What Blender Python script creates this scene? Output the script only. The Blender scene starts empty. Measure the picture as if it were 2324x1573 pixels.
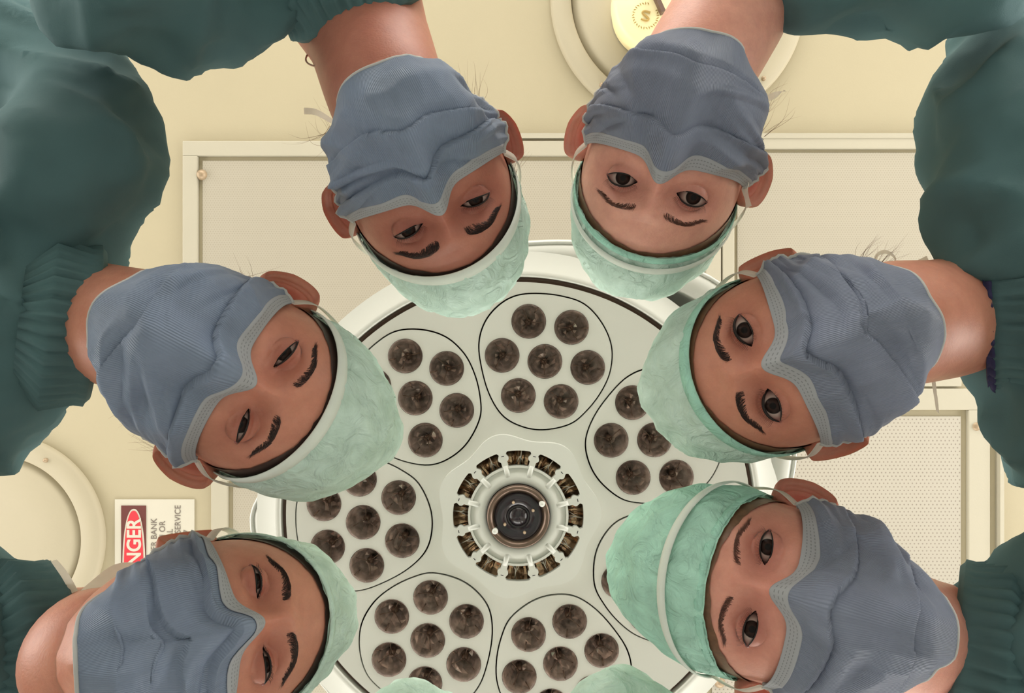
import bpy, bmesh, math, random
import numpy as np
from mathutils import Vector, Matrix, noise, geometry

# ------------------------------------------------------------------ camera, world, lights, exposure
FPX = 1680.0; CX, CY = 1162.0, 786.5; ZC = 1.0
def W(px, py, d):
    """point seen at pixel (px,py) at vertical distance d above the lens"""
    return Vector(((px-CX)/FPX*d, (py-CY)/FPX*d, ZC+d))
sc = bpy.context.scene
col = sc.collection
cam_d = bpy.data.cameras.new('camera'); cam = bpy.data.objects.new('camera', cam_d); col.objects.link(cam)
cam_d.sensor_width = 36.0; cam_d.sensor_fit = 'HORIZONTAL'; cam_d.lens = 36.0*FPX/2324.0
cam_d.clip_start = 0.01
cam.location = (0, 0, ZC); cam.rotation_euler = (math.pi, 0, 0)
sc.camera = cam
sc.view_settings.view_transform = 'Standard'; sc.view_settings.look = 'None'
sc.view_settings.gamma = 1; sc.view_settings.use_curve_mapping = False
sc.view_settings.exposure = 0.0
try:
    sc.cycles.use_denoising = True
    sc.cycles.max_bounces = 7; sc.cycles.diffuse_bounces = 4; sc.cycles.transmission_bounces = 5
    sc.cycles.caustics_reflective = False; sc.cycles.caustics_refractive = False
    sc.cycles.sample_clamp_indirect = 4.0
except Exception: pass
wd = bpy.data.worlds.new('world'); sc.world = wd; wd.use_nodes = True
wd.node_tree.nodes['Background'].inputs[0].default_value = (1, .95, .85, 1)
wd.node_tree.nodes['Background'].inputs[1].default_value = 0.3
RX, RY, CEIL = 3.0, 2.7, 2.9
def area(name, loc, rot, sx, sy, power, colr):
    l = bpy.data.lights.new(name, 'AREA'); l.shape = 'RECTANGLE'; l.size = sx; l.size_y = sy
    l.energy = power; l.color = colr
    o = bpy.data.objects.new(name, l); o.location = loc; o.rotation_euler = rot; col.objects.link(o)
    return o
H = math.pi/2
FILL = 76.0; TL_ = -.30   # power, tilt of the added fill light (downwards)
# fill lamps at four unseen, made-up wall windows, added to light the room
area('window_daylight_left',  (-RX+.10, 0, 1.95), (0, -H-TL_, 0), 1.3, 3.0, FILL*.92, (1.0, .97, .93))
area('window_daylight_right', ( RX-.10, 0, 1.95), (0,  H+TL_, 0), 1.3, 3.0, FILL*1.22, (1.0, .97, .93))
area('window_daylight_back',  (0, -RY+.10, 1.95), ( H+TL_, 0, 0), 3.4, 1.3, FILL*1.15, (1.0, .965, .90))
area('window_daylight_front', (0,  RY-.10, 1.95), (-H-TL_, 0, 0), 3.4, 1.3, FILL*.9, (1.0, .98, .95))

# ------------------------------------------------------------------ helpers
def srgb(r, g, b):
    f = lambda c: ((c/255+.055)/1.055)**2.4 if c/255 > .04045 else c/255/12.92
    return (f(r), f(g), f(b), 1)
class NT:
    def __init__(s, name):
        s.m = bpy.data.materials.new(name); s.m.use_nodes = True; s.t = s.m.node_tree
        s.n = s.t.nodes; s.l = s.t.links
        s.b = s.n['Principled BSDF']; s.out = s.n['Material Output']
    def new(s, typ, **kw):
        n = s.n.new(typ)
        for k, v in kw.items():
            if k.startswith('_'): setattr(n, k[1:], v)
            else:
                n.inputs[k.replace('__', ' ')].default_value = v
        return n
    def link(s, a, b): s.l.new(a, b)
    def ramp(s, fac, stops):
        r = s.n.new('ShaderNodeValToRGB'); e = r.color_ramp.elements
        while len(e) < len(stops): e.new(.5)
        for i, (p, c) in enumerate(stops): e[i].position = p; e[i].color = c
        s.link(fac, r.inputs[0]); return r.outputs[0]
    def math(s, op, a, b=None, c=None):
        n = s.n.new('ShaderNodeMath'); n.operation = op
        for i, v in enumerate((a, b, c)):
            if v is None: continue
            if isinstance(v, (int, float)): n.inputs[i].default_value = v
            else: s.link(v, n.inputs[i])
        return n.outputs[0]
    def bump(s, h, strength=.3, dist=.001):
        b = s.n.new('ShaderNodeBump'); b.inputs['Strength'].default_value = strength
        b.inputs['Distance'].default_value = dist; s.link(h, b.inputs['Height'])
        s.link(b.outputs[0], s.b.inputs['Normal']); return b
    def coord(s, which='Object'):
        return s.n.new('ShaderNodeTexCoord').outputs[which]
    def noise(s, scale, detail=3, vec=None, rough=.5):
        n = s.n.new('ShaderNodeTexNoise'); n.inputs['Scale'].default_value = scale
        n.inputs['Detail'].default_value = detail; n.inputs['Roughness'].default_value = rough
        s.link(vec if vec is not None else s.coord(), n.inputs['Vector']); return n.outputs['Fac']
def scale_col(c, k): return (min(1, c[0]*k), min(1, c[1]*k), min(1, c[2]*k), 1)
def simple(name, c, rough=.6, metal=0, nscale=30, var=.06, spec=.5):
    t = NT(name); f = t.noise(nscale)
    t.link(t.ramp(f, [(.3, scale_col(c, 1-var)), (.7, scale_col(c, 1+var))]), t.b.inputs['Base Color'])
    t.b.inputs['Roughness'].default_value = rough; t.b.inputs['Metallic'].default_value = metal
    t.b.inputs['Specular IOR Level'].default_value = spec
    return t
def cloth(name, c, trans=.3, rough=.8, wave=None, nscale=60, var=.12, bump=.25, sheen=0):
    """thin non-woven / cotton: principled mixed with translucency; wave = rib count along UV x"""
    t = NT(name); f = t.noise(nscale, 4)
    colr = t.ramp(f, [(.3, scale_col(c, 1-var)), (.7, scale_col(c, 1+var))])
    t.link(colr, t.b.inputs['Base Color']); t.b.inputs['Roughness'].default_value = rough
    t.b.inputs['Specular IOR Level'].default_value = .3
    h = t.noise(900 if wave is None else 700, 2)
    if wave:
        uv = t.coord('UV'); sp = t.n.new('ShaderNodeSeparateXYZ'); t.link(uv, sp.inputs[0])
        s = t.math('SINE', t.math('MULTIPLY', sp.outputs[0], wave*2*math.pi))
        h = t.math('ADD', t.math('MULTIPLY', h, .5), s)
    t.bump(h, bump, .0006)
    tr = t.new('ShaderNodeBsdfTranslucent'); t.link(colr, tr.inputs[0])
    mx = t.new('ShaderNodeMixShader'); mx.inputs[0].default_value = trans
    t.link(t.b.outputs[0], mx.inputs[1]); t.link(tr.outputs[0], mx.inputs[2]); t.link(mx.outputs[0], t.out.inputs[0])
    return t
class MB:
    def __init__(s): s.v = []; s.f = []; s.mi = []; s.uv = []; s.n = 0
    def add(s, v, f, mi=0, uv=None):
        v = np.asarray(v, float).reshape(-1, 3)
        s.v.append(v); s.f += [tuple(int(i)+s.n for i in q) for q in f]; s.mi += [mi]*len(f)
        s.uv.append(np.zeros((len(v), 2)) if uv is None else np.asarray(uv, float).reshape(-1, 2)); s.n += len(v)
    def mesh(s, name, smooth=True, flip=False):
        me = bpy.data.meshes.new(name); V = np.vstack(s.v) if s.v else np.zeros((0, 3))
        F = [q[::-1] for q in s.f] if flip else s.f
        me.from_pydata(V.tolist(), [], F)
        if smooth: me.polygons.foreach_set('use_smooth', [True]*len(F))
        me.polygons.foreach_set('material_index', s.mi)
        uv = np.vstack(s.uv); l = me.uv_layers.new(name='UVMap')
        idx = np.zeros(len(me.loops), int); me.loops.foreach_get('vertex_index', idx)
        l.data.foreach_set('uv', uv[idx].ravel()); me.update(); return me
def link(name, me, mats, parent=None, loc=None, off=None):
    o = bpy.data.objects.new(name, me); col.objects.link(o)
    for m in (mats if isinstance(mats, (list, tuple)) else [mats]): me.materials.append(m.m if isinstance(m, NT) else m)
    if parent: o.parent = parent
    if loc is not None: o.location = loc
    return o
def recenter(me, c):
    n = len(me.vertices); a = np.zeros(n*3); me.vertices.foreach_get('co', a)
    a = a.reshape(-1, 3)-np.array(c); me.vertices.foreach_set('co', a.ravel()); me.update()
def absloc(o):
    p = Vector((0, 0, 0))
    while o: p = p+Vector(o.location); o = o.parent
    return p
def put(name, mb, mats, parent=None, smooth=True, flip=False, fixn=True):
    """mesh given in world coordinates, parented to an unrotated Empty"""
    me = mb.mesh(name, smooth, flip)
    if fixn:
        bm = bmesh.new(); bm.from_mesh(me); bmesh.ops.recalc_face_normals(bm, faces=bm.faces); bm.to_mesh(me); bm.free()
    if parent: recenter(me, absloc(parent))
    return link(name, me, mats, parent)
def place(o, loc=None):
    """top-level mesh: origin moved to its own middle"""
    me = o.data; n = len(me.vertices); a = np.zeros(n*3); me.vertices.foreach_get('co', a); a = a.reshape(-1, 3)
    c = (a.min(0)+a.max(0))/2 if loc is None else np.array(loc)
    recenter(me, c); o.location = Vector(c); return o
def tag(o, label=None, cat=None, group=None, kind=None):
    for k, v in (('label', label), ('category', cat), ('group', group), ('kind', kind)):
        if v: o[k] = v
    return o
def empty(name, loc, label=None, cat=None, group=None):
    o = bpy.data.objects.new(name, None); o.location = loc; o.empty_display_size = .05; col.objects.link(o)
    return tag(o, label, cat, group)
def grid_faces(nr, nc, wrap=False, keep=None):
    f = []
    for i in range(nr-1):
        for j in range(nc if wrap else nc-1):
            k = (j+1) % nc
            q = (i*nc+j, i*nc+k, (i+1)*nc+k, (i+1)*nc+j)
            if keep is None or keep(q): f.append(q)
    return f
def catmull(P, n=8, closed=False):
    P = [np.array(p, float) for p in P]; out = []; N = len(P)
    for i in range(N if closed else N-1):
        if closed: a, b, c, d = P[(i-1) % N], P[i], P[(i+1) % N], P[(i+2) % N]
        else: a, b, c, d = P[max(i-1, 0)], P[i], P[i+1], P[min(i+2, N-1)]
        for k in range(n):
            t = k/n
            out.append(.5*((2*b)+(c-a)*t+(2*a-5*b+4*c-d)*t*t+(-a+3*b-3*c+d)*t**3))
    if not closed: out.append(P[-1])
    return np.array(out)
def tube(P, R, seg=10, closed=False, ends=True, squash=1.0, up=None):
    """sweep of a round (or flattened) section along points P"""
    P = np.array(P, float); n = len(P); R = np.broadcast_to(np.array(R, float), (n,))
    T = np.roll(P, -1, 0)-np.roll(P, 1, 0) if closed else np.gradient(P, axis=0)
    T /= np.linalg.norm(T, axis=1)[:, None]+1e-12
    u = np.array(up if up is not None else ((0, 0, 1) if abs(T[0][2]) < .9 else (1, 0, 0)), float)
    V = []; UV = []
    a = np.linspace(0, 2*math.pi, seg, endpoint=False)
    for i in range(n):
        s = np.cross(T[i], u); s /= np.linalg.norm(s)+1e-12; w = np.cross(s, T[i])
        if up is None: u = w
        for k, q in enumerate(a):
            V.append(P[i]+R[i]*(math.cos(q)*s+squash*math.sin(q)*w)); UV.append((i/n, k/seg))
    f = []
    for i in range(n if closed else n-1):
        for j in range(seg):
            k = (j+1) % seg; i2 = (i+1) % n
            f.append((i*seg+j, i*seg+k, i2*seg+k, i2*seg+j))
    if ends and not closed:
        f.append(tuple(range(seg))[::-1]); f.append(tuple((n-1)*seg+j for j in range(seg)))
    return V, f, UV
def box(mb, x0, x1, y0, y1, z0, z1, mi=0):
    v = [(x, y, z) for z in (z0, z1) for y in (y0, y1) for x in (x0, x1)]
    mb.add(v, [(0, 2, 3, 1), (4, 5, 7, 6), (0, 1, 5, 4), (2, 6, 7, 3), (0, 4, 6, 2), (1, 3, 7, 5)], mi)
def disc(mb, c, r, z0, z1, seg=32, mi=0):
    """upright cylinder"""
    a = np.linspace(0, 2*math.pi, seg, endpoint=False)
    v = [(c[0]+r*math.cos(t), c[1]+r*math.sin(t), z) for z in (z0, z1) for t in a]
    f = [(j, (j+1) % seg, seg+(j+1) % seg, seg+j) for j in range(seg)]+[tuple(range(seg))[::-1], tuple(range(seg, 2*seg))]
    mb.add(v, f, mi)
def lathe(mb, c, prof, seg=64, mi=0, closed=False):
    """prof: list of (radius, z) swept about the vertical axis through c"""
    a = np.linspace(0, 2*math.pi, seg, endpoint=False)
    v = [(c[0]+r*math.cos(t), c[1]+r*math.sin(t), z) for r, z in prof for t in a]
    n = len(prof); f = grid_faces(n, seg, True)
    if closed: f += [((n-1)*seg+j, (n-1)*seg+(j+1) % seg, (j+1) % seg, j) for j in range(seg)]
    mb.add(v, f, mi)
def inside(p, poly):
    x, y = p; c = False; n = len(poly)
    for i in range(n):
        x1, y1 = poly[i][0], poly[i][1]; x2, y2 = poly[i-1][0], poly[i-1][1]
        if (y1 > y) != (y2 > y) and x < (x2-x1)*(y-y1)/(y2-y1)+x1: c = not c
    return c
def plate(mb, outer, holes, z0, z1, mi=0):
    """flat plate with holes, z0 = lower (visible) face, z1 = upper face, walls on every edge"""
    loops = [outer]+holes; V2 = []; E = []
    for L in loops:
        s = len(V2); n = len(L); V2 += [Vector((p[0], p[1])) for p in L]; E += [(s+i, s+(i+1) % n) for i in range(n)]
    vo, eo, fo, _, _, _ = geometry.delaunay_2d_cdt(V2, E, [], 0, 1e-7)
    F = []
    for q in fo:
        c = sum((vo[i] for i in q), Vector((0, 0)))/len(q)
        if inside(c, outer) and not any(inside(c, h) for h in holes): F.append(tuple(q))
    n = len(vo)
    mb.add([(p[0], p[1], z0) for p in vo], F, mi)
    mb.add([(p[0], p[1], z1) for p in vo], [q[::-1] for q in F], mi)
    for L in loops:
        n = len(L)
        mb.add([(p[0], p[1], z) for z in (z0, z1) for p in L], [(i, (i+1) % n, n+(i+1) % n, n+i) for i in range(n)], mi)

# ------------------------------------------------------------------ materials
M = {}
def ceiling_mat(name, c, var=.03):
    t = NT(name); f = t.noise(2.2, 3); g = t.noise(220, 2)
    t.link(t.ramp(f, [(.3, scale_col(c, 1-var)), (.7, scale_col(c, 1+var))]), t.b.inputs['Base Color'])
    t.b.inputs['Roughness'].default_value = .65; t.bump(g, .12, .001); return t
M['ceiling'] = ceiling_mat('painted_ceiling', srgb(168, 158, 131))
M['paint'] = ceiling_mat('cream_enamel', srgb(170, 161, 138), .02)
M['frame'] = ceiling_mat('cream_panel_frame', srgb(172, 166, 148), .02)
M['wall'] = ceiling_mat('wall_paint', srgb(222, 219, 208))
M['floor'] = ceiling_mat('floor_vinyl', srgb(196, 194, 192))
def perf(name, c, pitch, rad, dark):
    t = NT(name); co = t.coord('Object'); sp = t.n.new('ShaderNodeSeparateXYZ'); t.link(co, sp.inputs[0])
    X = t.math('DIVIDE', sp.outputs[0], pitch); Y = t.math('DIVIDE', sp.outputs[1], pitch*.866)
    row = t.math('FLOOR', Y); odd = t.math('MULTIPLY', t.math('MODULO', t.math('ABSOLUTE', row), 2.0), .5)
    fx = t.math('SUBTRACT', t.math('FRACT', t.math('ADD', X, odd)), .5)
    fy = t.math('MULTIPLY', t.math('SUBTRACT', t.math('FRACT', Y), .5), .866)
    d = t.math('SQRT', t.math('ADD', t.math('MULTIPLY', fx, fx), t.math('MULTIPLY', fy, fy)))
    g = t.ramp(t.noise(1.5, 2), [(.3, scale_col(c, .96)), (.7, scale_col(c, 1.03))])
    mk = t.ramp(d, [(rad*.8, (0, 0, 0, 1)), (rad*1.25, (1, 1, 1, 1))])
    mx = t.n.new('ShaderNodeMix'); mx.data_type = 'RGBA'
    t.link(mk, mx.inputs[0]); mx.inputs[6].default_value = dark; t.link(g, mx.inputs[7])
    t.link(mx.outputs[2], t.b.inputs['Base Color']); t.b.inputs['Roughness'].default_value = .5
    return t
M['perf'] = perf('perforated_steel', srgb(168, 162, 149), .0105, .17, srgb(132, 124, 112))
M['perf_fine'] = perf('fine_mesh_panel', srgb(165, 158, 142), .0065, .20, srgb(150, 143, 127))
M['lamp'] = simple('lamp_enamel', srgb(206, 207, 199), .32, 0, 6, .015)
M['hub'] = simple('hub_plastic', srgb(210, 212, 205), .38, 0, 6, .01)
M['groove'] = simple('groove_brown', srgb(96, 74, 62), .5, 0, 10, .08)
M['bezel'] = simple('bezel_brown', srgb(110, 92, 80), .3, .6, 10, .08)
M['black'] = simple('black_glass', srgb(38, 32, 38), .18, 0, 10, .05)
M['steel'] = simple('steel', srgb(205, 200, 192), .28, 1, 30, .04)
M['bolt'] = simple('brass_bolt', srgb(158, 138, 112), .45, .3, 30, .04)
t = simple('mirror_reflector', srgb(214, 194, 184), .18, .48, 75, .42); M['mirror'] = t; t.bump(t.noise(42, 1), .8, .005)
t = simple('bronze_fins', srgb(170, 140, 112), .2, 1, 60, .2); M['bronze'] = t; t.bump(t.noise(70, 2), .4, .003)
t = NT('clear_dome'); t.b.inputs['Roughness'].default_value = .03; t.b.inputs['Transmission Weight'].default_value = 1; t.b.inputs['IOR'].default_value = 1.2
t.b.inputs['Base Color'].default_value = (1, 1, 1, 1); M['glass'] = t
M['white_tie'] = cloth('white_tie', srgb(246, 244, 236), .65, var=.04)
M['pane'] = NT('window_daylight'); M['pane'].b.inputs['Emission Color'].default_value = (1, .95, .85, 1); M['pane'].b.inputs['Emission Strength'].default_value = 1.0  # glowing pane for the made-up windows, added as a light source
t = NT('sclera_iris')     # eye: iris and pupil about the local +Y axis
co = t.coord('Object'); sp = t.n.new('ShaderNodeSeparateXYZ'); t.link(co, sp.inputs[0])
rr = t.math('SQRT', t.math('ADD', t.math('MULTIPLY', sp.outputs[0], sp.outputs[0]), t.math('MULTIPLY', sp.outputs[2], sp.outputs[2])))
rn = t.math('DIVIDE', rr, .0122)
front = t.math('GREATER_THAN', sp.outputs[1], 0.0)
val = t.math('ADD', t.math('MULTIPLY', rn, front), t.math('SUBTRACT', 1.0, front))
t.link(t.ramp(val, [(.0, srgb(14, 9, 8)), (.19, srgb(14, 9, 8)), (.24, srgb(44, 26, 20)), (.44, srgb(32, 19, 16)), (.50, srgb(16, 10, 10)), (.56, srgb(176, 156, 148)), (.9, srgb(150, 110, 104))]), t.b.inputs['Base Color'])
t.b.inputs['Roughness'].default_value = .3; t.b.inputs['Specular IOR Level'].default_value = .12; t.b.inputs['Coat Weight'].default_value = .03; t.b.inputs['Coat Roughness'].default_value = .03
M['eye'] = t
M['corner'] = simple('eye_corner', srgb(150, 88, 80), .3, 0, 60, .05)
M['lash'] = simple('lash', srgb(30, 20, 18), .6, 0, 30, .1)
def hair_mat(c): 
    t = simple('hair', c, .45, 0, 200, .2); return t
M['hair_dark'] = hair_mat(srgb(52, 34, 28)); M['hair_brown'] = hair_mat(srgb(110, 78, 56)); M['brow'] = hair_mat(srgb(52, 32, 28)); M['brow_light'] = hair_mat(srgb(104, 66, 54))
def skin_mat(name, c):
    t = NT(name)
    f = t.noise(60, 8, None, .7); base = t.ramp(f, [(.3, (c[0]*.90, c[1]*.84, c[2]*.84, 1)), (.7, scale_col(c, 1.08))])
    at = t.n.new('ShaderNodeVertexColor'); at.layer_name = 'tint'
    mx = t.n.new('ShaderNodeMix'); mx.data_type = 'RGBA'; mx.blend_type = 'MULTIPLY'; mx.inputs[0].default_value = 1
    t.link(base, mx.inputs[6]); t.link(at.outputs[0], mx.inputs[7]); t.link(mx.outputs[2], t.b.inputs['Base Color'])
    t.b.inputs['Roughness'].default_value = .48; t.b.inputs['Specular IOR Level'].default_value = .4
    t.b.inputs['Subsurface Weight'].default_value = .35; t.b.inputs['Subsurface Radius'].default_value = (1, .3, .15)
    t.b.inputs['Subsurface Scale'].default_value = .005
    t.bump(t.noise(500, 4), .35, .0008); return t
def gown_mat(name, c):
    t = cloth(name, c, .10, .85, None, 5, .22, .35); return t
M['gown'] = gown_mat('green_scrub_cotton', srgb(80, 110, 113))
M['gown_teal'] = gown_mat('teal_scrub_cotton', srgb(58, 108, 104))
M['navy'] = cloth('navy_undershirt', srgb(52, 50, 84), .05)
M['trouser'] = cloth('scrub_trouser', srgb(70, 118, 106), .0)
M['shoe'] = simple('shoe', srgb(228, 228, 224), .5)

# ------------------------------------------------------------------ setting
def struct(name, mb, m, **k): return tag(place(put(name, mb, m, None, smooth=False)), kind='structure')
b = MB(); box(b, -RX, RX, -RY, RY, CEIL, CEIL+.1); struct('ceiling', b, M['ceiling'])
b = MB(); box(b, -RX, RX, -RY, RY, -.1, 0); struct('floor', b, M['floor'])
def wall(name, axis, s):
    b = MB(); L = RY if axis == 0 else RX; P = (RX if axis == 0 else RY)
    wl = 1.55 if axis == 0 else 1.75
    def bx(a0, a1, z0, z1):
        p0, p1 = sorted((s*P, s*(P+.12)))
        if axis == 0: box(b, p0, p1, a0, a1, z0, z1)
        else: box(b, a0, a1, p0, p1, z0, z1)
    bx(-L, -wl, 0, CEIL); bx(wl, L, 0, CEIL); bx(-wl, wl, 0, 1.25); bx(-wl, wl, 2.65, CEIL)
    struct(name, b, M['wall'])
    return wl, P
for i, (nm, ax, s) in enumerate((('wall_left', 0, -1), ('wall_right', 0, 1), ('wall_back', 1, -1), ('wall_front', 1, 1))):
    wl, P = wall(nm, ax, s)
    b = MB(); f = MB()
    p0, p1 = sorted((s*(P+.09), s*(P+.10))); q0, q1 = sorted((s*(P+.04), s*(P+.09)))
    def bx2(m, r0, r1, a0, a1, z0, z1):
        if ax == 0: box(m, r0, r1, a0, a1, z0, z1)
        else: box(m, a0, a1, r0, r1, z0, z1)
    bx2(b, p0, p1, -wl, wl, 1.25, 2.65)
    for a0, a1, z0, z1 in ((-wl, wl, 1.25, 1.31), (-wl, wl, 2.59, 2.65), (-wl, -wl+.06, 1.31, 2.59), (wl-.06, wl, 1.31, 2.59), (-.03, .03, 1.31, 2.59)):
        bx2(f, q0, q1, a0, a1, z0, z1)
    w = struct('window_%d' % (i+1), b, M['pane']);  # unseen windows added to go with the fill lamps
    fr = put('window_frame', f, M['frame'], None, smooth=False); recenter(fr.data, w.location); fr.parent = w

DC = CEIL-ZC     # distance lens -> ceiling
def pc(px, py, d=DC): p = W(px, py, d); return p.x, p.y
# ceiling filter panels: (x0,y0,x1,y1) in ceiling metres from their corners in the photo
def filter_panel(name, label, px0, py0, px1, py1, mat, fw=.035, screws=(), drop=.012):
    x0, y0 = pc(px0, py0); x1, y1 = pc(px1, py1)
    r = empty(name, ((x0+x1)/2, (y0+y1)/2, CEIL), label, 'ceiling panel')
    b = MB(); box(b, x0+fw*.3, x1-fw*.3, y0+fw*.3, y1-fw*.3, CEIL-.006, CEIL+.004); put('perforated_sheet', b, mat, r, False)
    b = MB()
    for a in ((x0-fw, x1+fw, y0-fw, y0), (x0-fw, x1+fw, y1, y1+fw), (x0-fw, x0, y0, y1), (x1, x1+fw, y0, y1)):
        box(b, a[0], a[1], a[2], a[3], CEIL-drop, CEIL+.002)
    o = put('panel_frame', b, M['frame'], r, False); bevel(o, .002)
    for sx, sy in screws:
        X, Y = pc(sx, sy); b = MB()
        lathe(b, (X, Y), [(0.0, CEIL-.018), (.006, CEIL-.018), (.011, CEIL-.012), (.014, CEIL-.006), (.014, CEIL+.001)], 20)
        put('screw', b, M['bolt'], r)
    return r
def bevel(o, w, seg=2):
    m = o.modifiers.new('bevel', 'BEVEL'); m.width = w; m.segments = seg; m.limit_method = 'ANGLE'
filter_panel('ceiling_filter_panel', 'wide fine-mesh ceiling panel whose corner shows left of the upper left head', 452, 356, 1600, 1040, M['perf_fine'], .038, [(460, 398)])
filter_panel('ceiling_filter_panel', 'fine-mesh ceiling panel between the upper right head and the right gown', 1664, 340, 2150, 850, M['perf_fine'], .030)
filter_panel('ceiling_filter_panel', 'perforated ceiling panel with dotted holes between the two right-hand heads', 1600, 930, 2192, 1640, M['perf'], .055, [(2210, 967), (1632, 1547)])
filter_panel('ceiling_filter_panel', 'plain ceiling panel edge showing between the danger sign and the big lamp', 520, 1090, 1530, 1640, M['perf_fine'], .042)
# raised seams of the ceiling grid
def seam(px0, py0, px1, py1, w, dz, name='ceiling_trim'):
    global _tn; _tn += 1
    x0, y0 = pc(px0, py0); x1, y1 = pc(px1, py1)
    b = MB(); box(b, min(x0, x1)-w/2, max(x0, x1)+w/2, min(y0, y1)-w/2, max(y0, y1)+w/2, CEIL-dz, CEIL+.002)
    return struct('trim_%d' % _tn, b, M['frame'])
_tn = 0
seam(2263, 860, 2263, 1600, .010, .02); seam(2420, 860, 2420, 1600, .004, .008)
seam(1160, 311, 2500, 311, .012, .014)
def bolt(px, py, dr=.006):
    x, y = pc(px, py); b = MB(); lathe(b, (x, y), [(0, CEIL-.016), (dr*.7, CEIL-.015), (dr, CEIL-.008), (dr*1.2, CEIL)], 16)
    return b

# round ceiling fixtures
def round_fixture(label, px, py, ro, ri, rest):
    x, y = pc(px, py); k = DC/FPX; r = empty('ceiling_mount_cover', (x, y, CEIL), label, 'ceiling cover')
    RO, RI = ro*k, ri*k
    b = MB(); lathe(b, (x, y), [(RO, CEIL), (RO, CEIL-.010), (RO-.008, CEIL-.020), (RI+.006, CEIL-.024), (RI, CEIL-.018), (RI, CEIL)], 128)
    put('outer_ring', b, M['paint'], r)
    b = MB(); lathe(b, (x, y), [(0, CEIL-.030), (RI*.55, CEIL-.029), (RI*.9, CEIL-.022), (RI-.003, CEIL-.010), (RI-.002, CEIL)], 128)
    put('cover_plate', b, M['paint'], r)
    for a in rest:
        X = x+math.cos(a)*(RO+RI)/2; Y = y+math.sin(a)*(RO+RI)/2; b = MB()
        lathe(b, (X, Y), [(0, CEIL-.030), (.004, CEIL-.029), (.006, CEIL-.024), (.006, CEIL-.02)], 14); put('screw', b, M['bolt'], r)
    return r, x, y, k
fx, x_, y_, k_ = round_fixture('round cream ceiling cover with a raised ring beside the danger sign', 5, 1222, 236, 188, [math.atan2(-167, 103), 2.4])
fx2, x2_, y2_, k_ = round_fixture('large round cream ceiling cover above the upper right head', 1537, 0, 288, 242, [math.atan2(215, -187), math.atan2(208, 212), -1.2])
# lamp arm crossing the large cover, a pale arm with a round emblem badge
r = empty('ceiling_lamp_arm', (*pc(1537, -20), CEIL-.06), 'pale yellow support arm with a small round emblem, hanging below the large ceiling cover', 'lamp arm')
def rect_bar(mb, a, bb, w, z0, z1):
    a = np.array(pc(*a, DC-.1)); bb = np.array(pc(*bb, DC-.1)); d = (bb-a)/np.linalg.norm(bb-a); n = np.array((-d[1], d[0]))*w/2
    P = [a-n, bb-n, bb+n, a+n]; mb.add([(p[0], p[1], z) for z in (z0, z1) for p in P], [(0, 3, 2, 1), (4, 5, 6, 7), (0, 1, 5, 4), (1, 2, 6, 5), (2, 3, 7, 6), (3, 0, 4, 7)])
ya = simple('pale_yellow_plastic', srgb(240, 226, 176), .4, 0, 5, .02)
b = MB(); rect_bar(b, (1395, 210), (1560, 20), .05, CEIL-.075, CEIL-.026); o = put('arm', b, M['paint'], r, False); bevel(o, .008)
b = MB(); rect_bar(b, (1720, 300), (1560, 20), .035, CEIL-.075, CEIL-.026); o = put('arm', b, M['paint'], r, False); bevel(o, .008)
b = MB(); c = pc(1500, 8, DC-.1); lathe(b, c, [(0, CEIL-.106), (.105, CEIL-.104), (.116, CEIL-.09), (.118, CEIL-.07), (.11, CEIL-.03)], 64); arm_hub = put('arm_hub', b, ya, r)
gold = simple('emblem_gold', srgb(168, 140, 78), .4, .2); ZB = CEIL-.1075
ec = np.array(pc(1465, 36, DC-.107)); b = MB()
u = np.array((math.cos(.35), math.sin(.35))); v = np.array((-u[1], u[0]))
for i in range(26):      # wreath of leaves about an S shaped mark
    a = -1.1+i*(2*math.pi-0.9)/25+.3
    p = ec+.030*(math.cos(a)*u+math.sin(a)*v); q = a+1.2*(1 if i % 2 else -1)+math.pi/2
    d = np.array((math.cos(q), math.sin(q)))*.0045; n = np.array((-d[1], d[0]))*.35
    b.add([(*(p-d), ZB), (*(p+n), ZB-.001), (*(p+d), ZB), (*(p-n), ZB-.001)], [(0, 1, 2, 3)])
S = catmull([(.008, -.011), (-.006, -.010), (-.009, -.004), (0, 0), (.009, .004), (.006, .010), (-.008, .011)], 6)
P3 = [(*(ec+p[0]*u+p[1]*v), ZB) for p in S]; V_, F_, U_ = tube(P3, .0028, 6, squash=.4); b.add(V_, F_)
put('emblem', b, gold, arm_hub)
b = MB(); rect_bar(b, (1472, -30), (1502, 36), .010, CEIL-.125, CEIL-.10); put('handle_slot', b, M['groove'], r, False)

# danger sign on the ceiling; text reads towards the top of the photo
r = empty('danger_sign', (*pc(352, 1290), CEIL), 'white DANGER filter bank notice with red oval, stuck to the ceiling at lower left', 'sign')
SW = simple('sign_white', srgb(192, 187, 172), .4, 0, 5, .01); SR = simple('sign_red', srgb(200, 44, 56), .4, 0, 5, .03)
SD = simple('sign_dark', srgb(92, 42, 38), .4, 0, 5, .03); ST = simple('sign_text_grey', srgb(110, 100, 92), .5, 0, 5, .03)
b = MB(); x0, y0 = pc(262, 1133); x1, y1 = pc(442, 1470); box(b, x0, x1, y0, y1, CEIL-.003, CEIL+.001); put('sign_board', b, SW, r, False)
b = MB(); x0, y0 = pc(277, 1147); x1, y1 = pc(333, 1455); box(b, x0, x1, y0, y1, CEIL-.0045, CEIL-.002); put('sign_header', b, SD, r, False)
def oval(name, cx, cy, a, bb, z, m):
    X, Y = pc(cx, cy); k = DC/FPX; b = MB()
    P = [(X+a*k*np.sign(math.cos(t))*abs(math.cos(t))**.9, Y+bb*k*np.sign(math.sin(t))*abs(math.sin(t))**.85) for t in np.linspace(0, 2*math.pi, 64, endpoint=False)]
    plate(b, P, [], z, z+.001); return put(name, b, m, r, False)
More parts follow.
